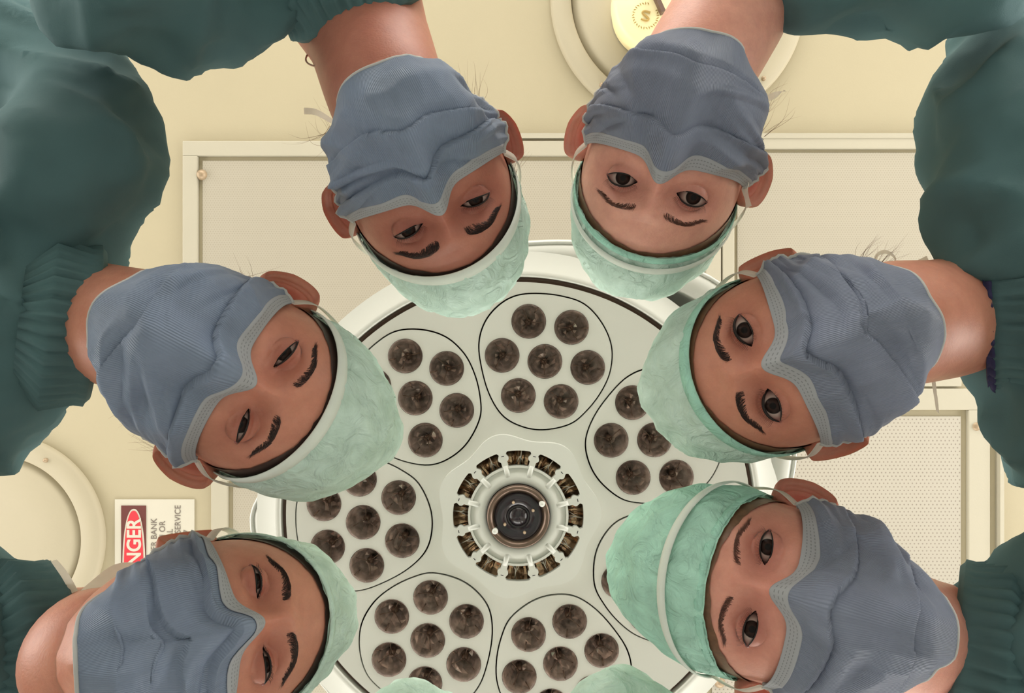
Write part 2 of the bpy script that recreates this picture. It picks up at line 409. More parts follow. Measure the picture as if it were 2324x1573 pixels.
oval('oval_border', 306, 1301, 26, 147, CEIL-.0055, SW); oval('red_oval', 306, 1301, 22, 143, CEIL-.0065, SR)
def text(name, body, px, py, size_px, m, parent, z, align='RIGHT', sx=1.0, bold=0):
    cu = bpy.data.curves.new(name, 'FONT'); cu.body = body; cu.size = size_px*DC/FPX/.7; cu.align_x = align; cu.extrude = .0003; cu.offset = bold
    o = bpy.data.objects.new(name, cu); col.objects.link(o)
    dg = bpy.context.evaluated_depsgraph_get(); me = bpy.data.meshes.new_from_object(o.evaluated_get(dg)); bpy.data.objects.remove(o, do_unlink=True)
    me.name = name; X, Y = pc(px, py)
    # text right = -Y (photo up), text up = -X (photo left), normal = -Z
    me.transform(Matrix(((0, -1, 0, X), (-sx, 0, 0, Y), (0, 0, -1, z), (0, 0, 0, 1))))
    recenter(me, absloc(parent)); return link(name, me, m, parent)
text('header_text', 'DANGER', 322, 1176, 31, SW, r, CEIL-.0069, sx=.92, bold=.0012)
for s, x, ytop in (('FILTER BANK', 357, 1176), ('OPEN OR', 376, 1182), ('SEAL', 393, 1200), ('FOR SERVICE', 411, 1146), ('3457', 431, 1202)):
    text('notice_text', s, x, ytop, 13.5, ST, r, CEIL-.0035, sx=.92)

# ------------------------------------------------------------------ the big surgical lamp
DL = 1.15; ZL = ZC+DL; KL = DL/FPX
LC = np.array((W(1176, 1167, DL).x, W(1176, 1167, DL).y))
lamp = empty('surgical_lamp', (LC[0], LC[1], CEIL), 'large round white surgical lamp with seven pods of mirror reflectors', 'lamp')
def lp(dx, dy): return (LC[0]+dx*KL, LC[1]+dy*KL)
# housing (outer shell, slightly higher than the face)
hp = [(573, 1190), (596, 1105), (690, 880), (858, 701), (1010, 585), (1215, 545), (1420, 560), (1634, 640), (1745, 800), (1797, 960), (1794, 1080), (1740, 1270), (1612, 1510), (1470, 1660), (1200, 1750), (900, 1690), (728, 1538), (620, 1380)]
DH = DL+.05
hpw = catmull([W(x, y, DH)[:2] for x, y in hp], 8, True)
b = MB(); c0 = hpw.mean(0)
rows = []
for k, z in ((.885, ZL+.070), (.885, ZL+.012), (.955, ZL+.016), (.985, ZL+.026), (1.0, ZL+.05), (.985, ZL+.075), (.9, ZL+.10), (.5, ZL+.14), (.12, ZL+.155)):
    rows.append([(*(c0+(p-c0)*k), z) for p in hpw])
n = len(hpw); b.add(np.array(rows).reshape(-1, 3), grid_faces(len(rows), n, True)+[tuple(range(n))]+[tuple((len(rows)-1)*n+i for i in range(n))])
put('housing', b, M['lamp'], lamp)
b = MB(); tb = catmull([(*(c0+(p-c0)*.978), ZL+.0215) for p in hpw[::4]], 4, True); V_, F_, _ = tube(tb, .0035, 8, closed=True); b.add(V_, F_)
put('edge_rim', b, M['hub'], lamp)
b = MB(); box(b, LC[0]-.04, LC[0]+.04, LC[1]-.04, LC[1]+.04, ZL+.15, CEIL); o = put('suspension_arm', b, M['lamp'], lamp, False); bevel(o, .012)
# pod outline from pod 0
RG = 527*KL
pod0 = [(1209, 662), (1270, 667), (1327, 686), (1368, 730), (1390, 784), (1387, 840), (1366, 888), (1333, 931), (1294, 962), (1233, 975), (1180, 966), (1137, 939), (1106, 885), (1088, 813), (1087, 765), (1102, 723), (1130, 690), (1165, 669)]
A0 = math.atan2(818-1167, 1237-1176); pc0 = np.array((1237, 818.))
pods = []
for i in range(7):
    a = A0+i*2*math.pi/7; rot = a-A0; R_ = np.array(((math.cos(rot), -math.sin(rot)), (math.sin(rot), math.cos(rot))))
    c = np.array((math.cos(a), math.sin(a)))*352
    loc = catmull([R_@((np.array(p)-pc0)) for p in pod0], 6, True)
    refl = [np.zeros(2)]+[R_@(98*np.array((math.cos(math.radians(-112+60*k)), math.sin(math.radians(-112+60*k))))) for k in range(6)]
    pods.append((c, loc, refl))
circ = [lp(527*math.cos(t), 527*math.sin(t)) for t in np.linspace(0, 2*math.pi, 160, endpoint=False)]
hub_hole = [lp(152*math.cos(t), 152*math.sin(t)) for t in np.linspace(0, 2*math.pi, 64, endpoint=False)]
holes = [[lp(*(c+p)) for p in L] for c, L, _ in pods]
b = MB(); plate(b, circ, holes+[hub_hole], ZL, ZL+.006); o = put('face_plate', b, M['lamp'], lamp, False)
b = MB(); lathe(b, LC, [(RG+.0005, ZL+.006), (RG+.003, ZL+.012), (RG+.0085, ZL+.0125), (RG+.0095, ZL+.004)], 160); put('edge_groove', b, M['groove'], lamp)
b = MB(); lathe(b, LC, [(RG+.0085, ZL+.013), (RG+.0085, ZL-.001), (RG+.012, ZL-.002), (RG+.018, ZL+.002), (RG+.05, ZL+.014)], 160); put('outer_ring', b, M['lamp'], lamp)
b = MB(); disc(b, LC, RG-.002, ZL+.058, ZL+.062, 96); put('backing_plate', b, M['groove'], lamp, False)
def circle_pts(c, r, n=40): return [(c[0]+r*math.cos(t), c[1]+r*math.sin(t)) for t in np.linspace(0, 2*math.pi, n, endpoint=False)]
RR = 39.5*KL
rnd = random.Random(5)
for pi_, (c, L, refl) in enumerate(pods):
    pe = MB(); ins = [lp(*(c+p*.978)) for p in L]
    hs = [circle_pts(lp(*(c+q)), RR) for q in refl]
    plate(pe, ins, hs, ZL-.001, ZL+.008)
    pod = put('lamp_pod', pe, M['lamp'], lamp, False)
    for q in refl:
        C_ = lp(*(c+q)); b = MB()
        prof = [(RR*.995, ZL-.002), (RR*1.0, ZL+.003), (RR*.97, ZL+.008), (RR*.86, ZL+.019), (RR*.68, ZL+.030), (RR*.45, ZL+.040), (RR*.2, ZL+.045), (.0005, ZL+.046)]
        a0 = rnd.random()
        seg = 14; A = np.linspace(0, 2*math.pi, seg, endpoint=False)+a0
        tl = (rnd.uniform(-.15, .15), rnd.uniform(-.15, .15))
        v = []
        for ri, (rd, z) in enumerate(prof):
            for t in A:
                jz = rnd.uniform(-.0035, .0035) if 2 < ri < 7 else 0
                v.append((C_[0]+rd*math.cos(t), C_[1]+rd*math.sin(t), z+jz))
        b.add(v, grid_faces(len(prof), seg, True))
        put('reflector', b, M['mirror'], pod, False)
        # bulb holder pin and bulb
        b = MB(); d = np.array(((C_[0]-0), (C_[1]-0))); d = d/np.linalg.norm(d)
        ang = rnd.uniform(0, 6.28) if rnd.random() < .3 else math.atan2(d[1], d[0])+rnd.uniform(-.4, .4)
        e = np.array((math.cos(ang), math.sin(ang)))
        V_, F_, _ = tube([(C_[0]+e[0]*RR*.98, C_[1]+e[1]*RR*.98, ZL+.004), (C_[0]+e[0]*RR*.62, C_[1]+e[1]*RR*.62, ZL+.012)], .0011, 8); b.add(V_, F_)
        V_, F_, _ = tube([(C_[0], C_[1], ZL+.046), (C_[0], C_[1], ZL+.026), (C_[0], C_[1], ZL+.022)], [.0055, .0055, .003], 10); b.add(V_, F_)
        for k in range(3):
            t = ang+2.1*(k+.5); V_, F_, _ = tube([(C_[0], C_[1], ZL+.021), (C_[0]+math.cos(t)*RR*.8, C_[1]+math.sin(t)*RR*.8, ZL+.014)], .0007, 6); b.add(V_, F_)
        put('bulb_holder', b, M['bezel'], pod)
# hub: wavy flange, twelve windows, spokes, bowl, black lens
hub_out = []
for t in np.linspace(0, 2*math.pi, 168, endpoint=False):
    rr_ = 178+9*math.cos(7*(t-A0-math.pi/7)); hub_out.append(lp(rr_*math.cos(t), rr_*math.sin(t)))
def arcwin(k):
    """window cut between spokes k and k+1, notched around the spoke knobs"""
    s0 = math.radians(-90+15.3+30*k); s1 = s0+math.radians(30); P = []
    r0, r1 = 113, 147
    def at(r, t): return lp(r*math.cos(t), r*math.sin(t))
    hw = 7.0
    a0, a1 = s0+hw/r0, s1-hw/r0
    P.append(at(r0, a0)); P.append(at(125, s0+7/125)); 
    for q in (127, 130, 134, 138): P.append(at(q, s0+(7+5.5*math.sin((q-124)/17*math.pi))/q))
    P.append(at(142, s0+8/142)); P.append(at(r1, s0+12/r1))
    for t in np.linspace(s0+12/r1, s1-12/r1, 8)[1:-1]: P.append(at(r1, t))
    P.append(at(r1, s1-12/r1)); P.append(at(142, s1-8/142))
    for q in (138, 134, 130, 127): P.append(at(q, s1-(7+5.5*math.sin((q-124)/17*math.pi))/q))
    P.append(at(125, s1-7/125)); P.append(at(r0, a1))
    for t in np.linspace(a1, a0, 8)[1:-1]: P.append(at(r0, t))
    return P
wins = [arcwin(k) for k in range(12)]
b = MB(); plate(b, hub_out, wins+[circle_pts(LC, 108*KL, 64)], ZL-.012, ZL-.003)
plate(b, hub_out, [circle_pts(LC, 160*KL, 64)], ZL-.003, ZL+.001)
hub = put('hub_flange', b, M['hub'], lamp, False); bevel(hub, .0012)
b = MB(); lathe(b, LC, [(112*KL, ZL-.009), (104*KL, ZL-.0085), (97*KL, ZL-.0105), (88*KL, ZL-.013), (78*KL, ZL-.012), (72*KL, ZL-.010), (70*KL, ZL+.01), (112*KL, ZL+.01)], 96, closed=True)
put('hub_ring', b, M['hub'], lamp)
for k in range(12):
    t = math.radians(-90+15.3+30*k); b = MB(); V_, F_, _ = tube([(*lp(rr*math.cos(t), rr*math.sin(t)), ZL-.0095) for rr in (90, 100, 116)], 6.5*KL, 10, squash=.9); b.add(V_, F_); put('spoke', b, M['hub'], lamp)
b = MB()
A = np.linspace(0, 2*math.pi, 144, endpoint=False); rowsv = []
for rr_, z in ((105, ZL+.004), (118, ZL+.012), (130, ZL+.013), (142, ZL+.008), (152, ZL+.001)):
    for i, t in enumerate(A): rowsv.append((*lp(rr_*math.cos(t), rr_*math.sin(t)), z+.004*math.sin(t*12+1)*math.sin(t*5)+.002*math.sin(t*29)))
b.add(rowsv, grid_faces(5, 144, True)); bronze = put('bronze_reflector', b, M['bronze'], lamp)
for k in range(12):
    b = MB(); t = math.radians(-90+30*k+2); V_, F_, _ = tube([(*lp(112*math.cos(t), 112*math.sin(t)), ZL+.003), (*lp(149*math.cos(t+.02), 149*math.sin(t+.02)), ZL-.001)], .0010, 6); b.add(V_, F_)
    for s_ in (-.09, .09): 
        V_, F_, _ = tube([(*lp(112*math.cos(t+s_), 112*math.sin(t+s_)), ZL+.006), (*lp(132*math.cos(t), 132*math.sin(t)), ZL+.001)], .0008, 6); b.add(V_, F_)
    put('fin', b, M['steel'], bronze)
for k in range(12):
    b = MB(); t = math.radians(-90+15.3+30*k); p = np.array(lp(138*math.cos(t), 138*math.sin(t))); e = np.array((-math.sin(t), math.cos(t)))*.0022; g = np.array((math.cos(t), math.sin(t)))*.0006
    b.add([(*(p-e-g), ZL-.0128), (*(p+e-g), ZL-.0128), (*(p+e+g), ZL-.0128), (*(p-e+g), ZL-.0128)], [(0, 1, 2, 3)])
    b.add([(*(p-e-g), ZL-.0118), (*(p+e-g), ZL-.0118), (*(p+e+g), ZL-.0118), (*(p-e+g), ZL-.0118)], [(0, 3, 2, 1)])
    put('slot', b, M['black'], hub)
b = MB(); lathe(b, LC, [(71*KL, ZL-.012), (70*KL, ZL-.020), (66*KL, ZL-.023), (60*KL, ZL-.020), (55*KL, ZL-.015), (53*KL, ZL-.015)], 72)
bez = put('handle_bezel', b, M['bezel'], lamp)
b = MB(); lathe(b, LC, [(54*KL, ZL-.015), (53*KL, ZL-.0185), (46*KL, ZL-.020), (28*KL, ZL-.0185), (26*KL, ZL-.015), (20*KL, ZL-.015), (19*KL, ZL-.0185), (0.0001, ZL-.020)], 64)
put('handle_lens', b, M['black'], lamp)
for px_, py_, rr_, m in ((1165, 1134, 3.5, 'bolt'), (1209, 1152, 3.5, 'bolt'), (1146, 1183, 3.5, 'bolt'), (1190, 1201, 3.5, 'bolt'), (1229, 1137, 7, 'lamp'), (1124, 1198, 7, 'lamp')):
    X, Y = lp(px_-1176, py_-1167); b = MB(); lathe(b, (X, Y), [(0.0001, ZL-.0255), (rr_*KL*.8, ZL-.0245), (rr_*KL, ZL-.022), (rr_*KL, ZL-.015)], 16); put('screw', b, M[m], lamp)

# ------------------------------------------------------------------ people
Y0, AX, AY, AZ = -.005, .0755, .093, .116         # cranium ellipsoid
TAB = [(0, .0755, .093, .096), (-.02, .0745, .092, .093), (-.04, .071, .091, .084), (-.06, .066, .089, .070), (-.08, .058, .087, .052),
       (-.10, .045, .083, .030), (-.115, .031, .074, .012), (-.124, .010, .058, .0)]
TAB = np.array(TAB[::-1])
def prof(z):
    z = np.asarray(z, float); s = np.sqrt(np.clip(1-(z/AZ)**2, 0, 1))
    w = np.where(z > 0, AX*s, np.interp(z, TAB[:, 0], TAB[:, 1]))
    f = np.where(z > 0, AY*s, np.interp(z, TAB[:, 0], TAB[:, 2]))
    b_ = np.where(z > 0, .096*s, np.interp(z, TAB[:, 0], TAB[:, 3])); return w, f, b_
G = lambda a, s: np.exp(-(a/s)**2)
XE, YE, RE = .0315, .0645, .0134
def face_feat(x, z):
    ax = abs(x); d = 0*x
    d += np.interp(z, [-.062, -.054, -.045, -.02, 0, .012, .03], [0, .010, .024, .015, .006, .004, 0])*G(x, np.interp(z, [-.05, 0, .02], [.013, .0085, .013]))
    d -= .0115*G(ax-.030, .018)*G(z-.003, .0130)
    d -= .004*G(ax-.014, .008)*G(z-.002, .010)
    d += .0035*G(ax-.030, .022)*G(z-.021, .0075)
    d += .002*G(x, .012)*G(z-.018, .008)
    d += .004*G(ax-.042, .016)*G(z+.032, .014)
    d += .004*G(x, .020)*G(z+.078, .010)+.003*G(x, .018)*G(z+.108, .012)
    return d
def almond(e, side, op, tilt):
    """upper and lower lid edges, e = distance outward from the eye centre"""
    a = .0138; q = np.clip(1-np.abs(e/a)**2.1, 0, 1)
    zu = .0062*op*q**.75+tilt*e; zl = -.0050*max(op, .35)*q**.9*(.6+.4*op)+tilt*e; return zu, zl
def lid_y(ex, dz, R=RE+.0011): return YE+np.sqrt(np.clip(R*R-ex*ex-dz*dz, 1e-8, None))
def head_mesh(op, tilt, cols_hi=True):
    if cols_hi:
        ph = np.concatenate([np.linspace(-180, -58, 26)[:-1], np.linspace(-58, 58, 230), np.linspace(58, 180, 26)[1:-1]])
        zz = np.concatenate([np.linspace(-.124, -.03, 34)[:-1], np.linspace(-.03, .034, 110)[:-1], AZ*np.sin(np.linspace(math.asin(.034/AZ), math.pi/2-.02, 36))])
    else:
        ph = np.linspace(-180, 180, 60)[:-1]; zz = np.concatenate([np.linspace(-.124, 0, 20)[:-1], AZ*np.sin(np.linspace(0, math.pi/2-.02, 24))])
    ph = np.radians(ph); nc = len(ph); nr = len(zz)
    Z, PH = np.meshgrid(zz, ph, indexing='ij'); w, f, bk = prof(Z)
    X = w*np.sin(PH); dz0 = zz[40]-zz[39] if cols_hi else .002
    kill = np.zeros(X.shape, bool); lidm = np.zeros(X.shape)
    if cols_hi:
        for s in (-1, 1):
            e = (X*s-XE); zu, zl = almond(e, s, op, tilt); inx = (np.abs(e) < .0136) & (np.cos(PH) > 0)
            for edge in (zu, zl):
                m = inx & (np.abs(Z-edge) < .55*dz0); Z = np.where(m, edge, Z)
            kill |= inx & (Z < zu-1e-6) & (Z > zl+1e-6)
    c = np.cos(PH); Yb = Y0+np.where(c > 0, f, bk)*c
    ft = face_feat(X, Z)*np.clip(c*1.6, 0, 1); Y = Yb+ft
    if cols_hi:
        for s in (-1, 1):
            e = X*s-XE; r2 = np.sqrt(e**2+(Z*1.15)**2); zu_, zl_ = almond(e, s, op, tilt); yl = lid_y(e, Z)-.0020*np.clip((np.sqrt(e**2+Z**2)/RE-.72)/.28, 0, 1.2)**2*(Z < zl_)
            m = (r2 < RE*.99) & (c > 0); k = .0055
            h = np.clip(.5+.5*(yl-Y)/k, 0, 1); sm = Y*(1-h)+yl*h+k*h*(1-h)
            Y = np.where(m, sm, Y)
            zu, zl = almond(e, s, max(op, .5), tilt)
            Y = np.where(c > 0, Y-.0010*G(Z-(zu+.0042), .0013)*G(e, .013), Y)       # lid crease
            Y = np.where(c > 0, Y-.0008*G(Z-(zl-.0065), .002)*G(e+.003, .011), Y)
    V = np.stack([X, Y, Z], -1).reshape(-1, 3); kl = kill.ravel()
    F = grid_faces(nr, nc, True, lambda q: not any(kl[i] for i in q))
    n = len(V); V = np.vstack([V, [[0, Y0, AZ]], [[0, .03, -.126]]])
    F += [((nr-1)*nc+j, (nr-1)*nc+(j+1) % nc, n) for j in range(nc)]+[((j+1) % nc, j, n+1) for j in range(nc)]
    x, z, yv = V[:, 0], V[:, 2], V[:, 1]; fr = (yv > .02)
    k1 = (G(np.abs(x)-.030, .019)*G(z-.001, .013))*fr  # eye area: redder skin, plus socket shade painted into the tint
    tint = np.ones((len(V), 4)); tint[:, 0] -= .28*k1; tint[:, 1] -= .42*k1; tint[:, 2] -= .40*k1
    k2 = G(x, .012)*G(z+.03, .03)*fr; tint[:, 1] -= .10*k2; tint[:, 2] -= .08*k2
    return V, F, tint
def ear_mesh(s, flare=42):
    """outer ear: rim, fold and hollow, s = side"""
    nr, nc = 16, 44; V = []; UVs = []
    for i in range(nr):
        r = i/(nr-1)
        for j in range(nc):
            t = 2*math.pi*j/nc
            a, b_ = .0165, .0300
            ey = a*r*math.cos(t)*(1.15 if math.cos(t) < 0 else .8)
            ez = b_*r*math.sin(t)*(1.0 if math.sin(t) > 0 else .95); ez2 = ez
            if math.sin(t) < 0: ey *= (1-.35*(-math.sin(t))*r)
            back = max(0, -math.cos(t)*.6+.5*abs(math.sin(t))+.25)
            h = .0120*math.exp(-((r-.88)/.08)**2)*min(1, back+.2)-.0150*math.exp(-(r/.5)**2)+.0045*math.exp(-((r-.62)/.1)**2)*(math.cos(t) < .4)
            h += .0045*math.exp(-((ey-.011)/.004)**2-((ez+.002)/.006)**2)
            if r > .93: h -= .004*(r-.93)/.07
            V.append((h, ey, ez))
    V = np.array(V); F = grid_faces(nr, nc, True)
    # back side
    Bk = V.copy(); Bk[:, 0] = V[:, 0]-.0034
    n = len(V); F += [tuple(i+n for i in q[::-1]) for q in grid_faces(nr, nc, True)]
    F += [((nr-1)*nc+j, (nr-1)*nc+(j+1) % nc, n+(nr-1)*nc+(j+1) % nc, n+(nr-1)*nc+j) for j in range(nc)]
    V = np.vstack([V, Bk])
    fl = math.radians(flare); tl = math.radians(12)
    y, z = V[:, 1]*math.cos(tl)-V[:, 2]*math.sin(tl), V[:, 1]*math.sin(tl)+V[:, 2]*math.cos(tl)
    # hinge at the front of the ear
    y = y-.014; x = V[:, 0]*math.cos(fl)-y*math.sin(fl); y2 = V[:, 0]*math.sin(fl)+y*math.cos(fl)
    P = np.stack([s*(.0725+x), y2+.008, z-.020], -1); return P, F
def ellip_hit(c, D):
    """distance along unit directions D from c to the cranium ellipsoid"""
    o = np.array(c)-np.array((0, Y0, 0)); iv = np.array((1/AX, 1/AY, 1/AZ))
    a = ((D*iv)**2).sum(-1); b_ = (D*iv*(o*iv)).sum(-1); cc = ((o*iv)**2).sum()-1
    return (-b_+np.sqrt(np.maximum(b_*b_-a*cc, 0)))/a
def cap_ring(zf, slope, theta, ph, off):
    zc = zf-slope*.088; c = np.array((0, Y0, zc)); k = 1/math.hypot(1, slope)
    n = np.array((0, -slope*k, k)); e2 = np.array((0, k, slope*k)); e1 = np.array((1, 0, 0))
    st, ct = np.sin(theta)[..., None], np.cos(theta)[..., None]
    D = ct*n+st*(np.sin(ph)[..., None]*e1+np.cos(ph)[..., None]*e2)
    t = ellip_hit(c, D); return c+D*(t+off)[..., None]
def nz(P, sc_, seed=0):
    return np.array([noise.noise(Vector((p[0]*sc_+seed, p[1]*sc_-seed*.7, p[2]*sc_+seed*1.3))) for p in P])
def cap_mesh(zf, slope, seed, puff, tip):
    nr, nc = 46, 150
    th, ph = np.meshgrid(np.linspace(math.pi/2+.03, .02, nr), np.linspace(0, 2*math.pi, nc, endpoint=False), indexing='ij')
    s = 1-th/(math.pi/2)
    base = cap_ring(zf, slope, th, ph, np.zeros(th.shape)).reshape(-1, 3)
    n1 = nz(base, 22, seed).reshape(th.shape); n2 = nz(base, 70, seed+9).reshape(th.shape); n3 = nz(base*np.array((1, 1, .35)), 45, seed+4).reshape(th.shape)
    ridge = (1-np.abs(n3)*2.2)
    gather = .0011*np.sin(ph*46+2*np.sin(ph*5+seed))*np.exp(-((s-.07)/.09)**2)
    off = .0035+puff*np.clip(s/.35, 0, 1)**.8+tip*np.clip((s-.3)/.6, 0, 1)**1.5*(.6+.8*n1)+n1*.0060*np.clip((s-.1)*3, 0, 1)+n2*.0026+ridge*.0032*np.clip((s-.1)*3, 0, 1)+gather
    P = cap_ring(zf, slope, th, ph, off); V = P.reshape(-1, 3)
    F = grid_faces(nr, nc, True); F.append(tuple((nr-1)*nc+j for j in range(nc)))
    return V, F
def mask_pt(u, v, seed=0, asym=0.0):
    u = np.asarray(u, float); v = np.asarray(v, float)
    wx = np.interp(v, [0, .3, .6, .85, 1], [.0775, .080, .078, .069, .050])
    fy = np.interp(v, [0, .15, .4, .65, .85, 1], [.0955, .103, .112, .114, .104, .078])
    ns = np.interp(v, [0, .12, .25, .4, .7, 1], [.0095, .014, .018, .012, .003, 0])
    fm = np.radians(np.interp(v, [0, .3, 1], [71, 76, 80])); ph = u*fm
    x = wx*np.sin(ph); y = Y0+fy*np.cos(ph)+ns*G(x, .0135)
    zt = -.0255+.0165*G(x, .0125)+.012*np.abs(u)**3
    zb = -.131+.058*np.abs(u)**2.2
    z = zt+(zb-zt)*(v**1.02); return x, y, z
def mask_surface(seed, pleats, nr=110, nc=150, lift=0.0, vmax=1.0, umax=1.0):
    rd = random.Random(seed); v, u = np.meshgrid(np.linspace(0, vmax, nr), np.linspace(-umax, umax, nc), indexing='ij')
    x, y, z = mask_pt(u, v); P = np.stack([x, y, z], -1)
    du = np.gradient(P, axis=1); dv = np.gradient(P, axis=0); N = np.cross(dv, du); N /= np.linalg.norm(N, axis=-1)[..., None]+1e-12
    if N[nr//2, nc//2, 1] < 0: N = -N
    d = np.full(u.shape, lift); fade = np.clip(v/.10, 0, 1)
    for (v0, cu, amp, sl) in pleats:               # a pleat: cloth steps down past a curved line
        c_ = v0+cu*u*u+sl*u; t = v-c_; d += amp*np.where(t < 0, np.exp(t/.16), 0)*(1-.5*u*u)*fade-amp*.35*np.where(t >= 0, np.exp(-t/.05), 0)*fade
    for i in range(20):                            # sharp creases
        side = rd.choice((-1, 1)); u0 = side*rd.uniform(.25, .95); v0 = rd.uniform(.16, .92)
        an = math.atan2(rd.uniform(-.45, .45), -side)+rd.uniform(-.4, .4); L = rd.uniform(.16, .42); wd_ = rd.uniform(.035, .12); A = rd.uniform(.0012, .0046)*rd.choice((1, 1, -1))
        a_, b_ = (u-u0)*math.cos(an)+(v-v0)*math.sin(an), -(u-u0)*math.sin(an)+(v-v0)*math.cos(an)
        d += A*np.exp(-(a_/L)**2)*np.clip(1-np.abs(b_)/wd_, 0, 1)*fade
    for i in range(6):                             # long folds meeting in facets
        u0 = rd.uniform(-.6, .6); v0 = rd.uniform(.25, .85); an = rd.uniform(0, math.pi); w_ = rd.uniform(.14, .30); A = rd.uniform(.002, .005)*rd.choice((1, -1))
        a_, b_ = (u-u0)*math.cos(an)+(v-v0)*math.sin(an), -(u-u0)*math.sin(an)+(v-v0)*math.cos(an)
        d += A*np.clip(1-np.abs(b_)/w_, 0, 1)*np.clip(1.2-np.abs(a_)/.6, 0, 1)*fade
    for side in (-1, 1):                           # gathers running in from the side bindings
        for k in range(5):
            vk = .2+.16*k+rd.uniform(-.03, .03); d += .0024*np.clip(1-np.abs(v-vk)/.055, 0, 1)*np.exp(-((u-side)/.26)**2)
    n1 = nz(P.reshape(-1, 3), 28, seed).reshape(u.shape); d += (n1*.004+(.5-np.abs(nz(P.reshape(-1, 3), 17, seed+2).reshape(u.shape))*2)*.005)*fade
    P = P+N*d[..., None]; return P, N, u, v
def capsules(chain):
    mb = MB()
    for a, b_ in zip(chain[:-1], chain[1:]):
        if a is None or b_ is None: continue
        (p, r), (q, s) = a, b_
        n = max(3, int((q-p).length/.02)); P = [tuple(p.lerp(q, k/n)) for k in range(n+1)]; R = [r+(s-r)*k/n for k in range(n+1)]
        V, F, _ = tube(P, R, 20); mb.add(V, F)
    for c in chain:
        if c is None: continue
        p, r = c; bm = bmesh.new(); bmesh.ops.create_icosphere(bm, subdivisions=3, radius=r)
        mb.add([tuple(v.co+p) for v in bm.verts], [tuple(v.index for v in f.verts) for f in bm.faces]); bm.free()
    return mb
def fuse(mb, vox, smooth=6):
    me = mb.mesh('tmp'); o = bpy.data.objects.new('tmp', me); col.objects.link(o)
    m = o.modifiers.new('r', 'REMESH'); m.mode = 'VOXEL'; m.voxel_size = vox
    m = o.modifiers.new('s', 'SMOOTH'); m.factor = .5; m.iterations = smooth
    dg = bpy.context.evaluated_depsgraph_get(); me2 = bpy.data.meshes.new_from_object(o.evaluated_get(dg))
    bpy.data.objects.remove(o, do_unlink=True); me2.materials.clear(); return me2
def strands(mb, curves, r0, seg=3):
    for P, r in curves:
        n = len(P); V, F, _ = tube(P, [r0*r*(1-.85*k/(n-1)) for k in range(n)], seg, ends=False); mb.add(V, F)
def ribbon(mb, P, w, th=.0006, nrm=None, uv=False):
    """flat strip of width w along P; nrm = face direction(s)"""
    P = np.array(P, float); T = np.gradient(P, axis=0); T /= np.linalg.norm(T, axis=1)[:, None]
    N = np.broadcast_to(np.array(nrm if nrm is not None else (0, 0, 1), float), P.shape)
    S_ = np.cross(T, N); S_ /= np.linalg.norm(S_, axis=1)[:, None]+1e-12; N = np.cross(S_, T)
    w = np.broadcast_to(np.array(w, float), (len(P),))[:, None]/2
    if th == 0:
        mb.add(np.concatenate([P-S_*w, P+S_*w], 1).reshape(-1, 3), grid_faces(len(P), 2)); return
    V = np.concatenate([P-S_*w, P+S_*w, P+S_*w+N*th, P-S_*w+N*th], 1).reshape(-1, 3); n = len(P)
    mb.add(V, grid_faces(n, 4, True)+[(0, 3, 2, 1), tuple((n-1)*4+i for i in range(4))])

WHITE = cloth('mask_binding', srgb(206, 206, 204), .3, var=.05)
def band_mat(name, c):
    """stitched nose band: dotted seam lines along UV v"""
    t = NT(name); uv = t.coord('UV'); sp = t.n.new('ShaderNodeSeparateXYZ'); t.link(uv, sp.inputs[0])
    U, V = sp.outputs[0], sp.outputs[1]
    dots = t.math('GREATER_THAN', t.math('SINE', t.math('MULTIPLY', U, 420)), -.1)
    lines = None
    for c0 in (.034, .062, .090):
        k = t.math('LESS_THAN', t.math('ABSOLUTE', t.math('SUBTRACT', V, c0)), .0035); lines = k if lines is None else t.math('MAXIMUM', lines, k)
    mk = t.math('MULTIPLY', dots, lines); mx = t.n.new('ShaderNodeMix'); mx.data_type = 'RGBA'
    t.link(mk, mx.inputs[0]); mx.inputs[6].default_value = c; mx.inputs[7].default_value = scale_col(c, .62)
    t.link(mx.outputs[2], t.b.inputs['Base Color']); t.b.inputs['Roughness'].default_value = .7
    bpn = t.bump(mk, .5, .0008); bpn.invert = True
    tr = t.new('ShaderNodeBsdfTranslucent'); t.link(mx.outputs[2], tr.inputs[0]); ms = t.new('ShaderNodeMixShader'); ms.inputs[0].default_value = .25
    t.link(t.b.outputs[0], ms.inputs[1]); t.link(tr.outputs[0], ms.inputs[2]); t.link(ms.outputs[0], t.out.inputs[0]); return t
BAND = band_mat('mask_nose_band', srgb(182, 184, 190))
CAPG = srgb(150, 222, 192)
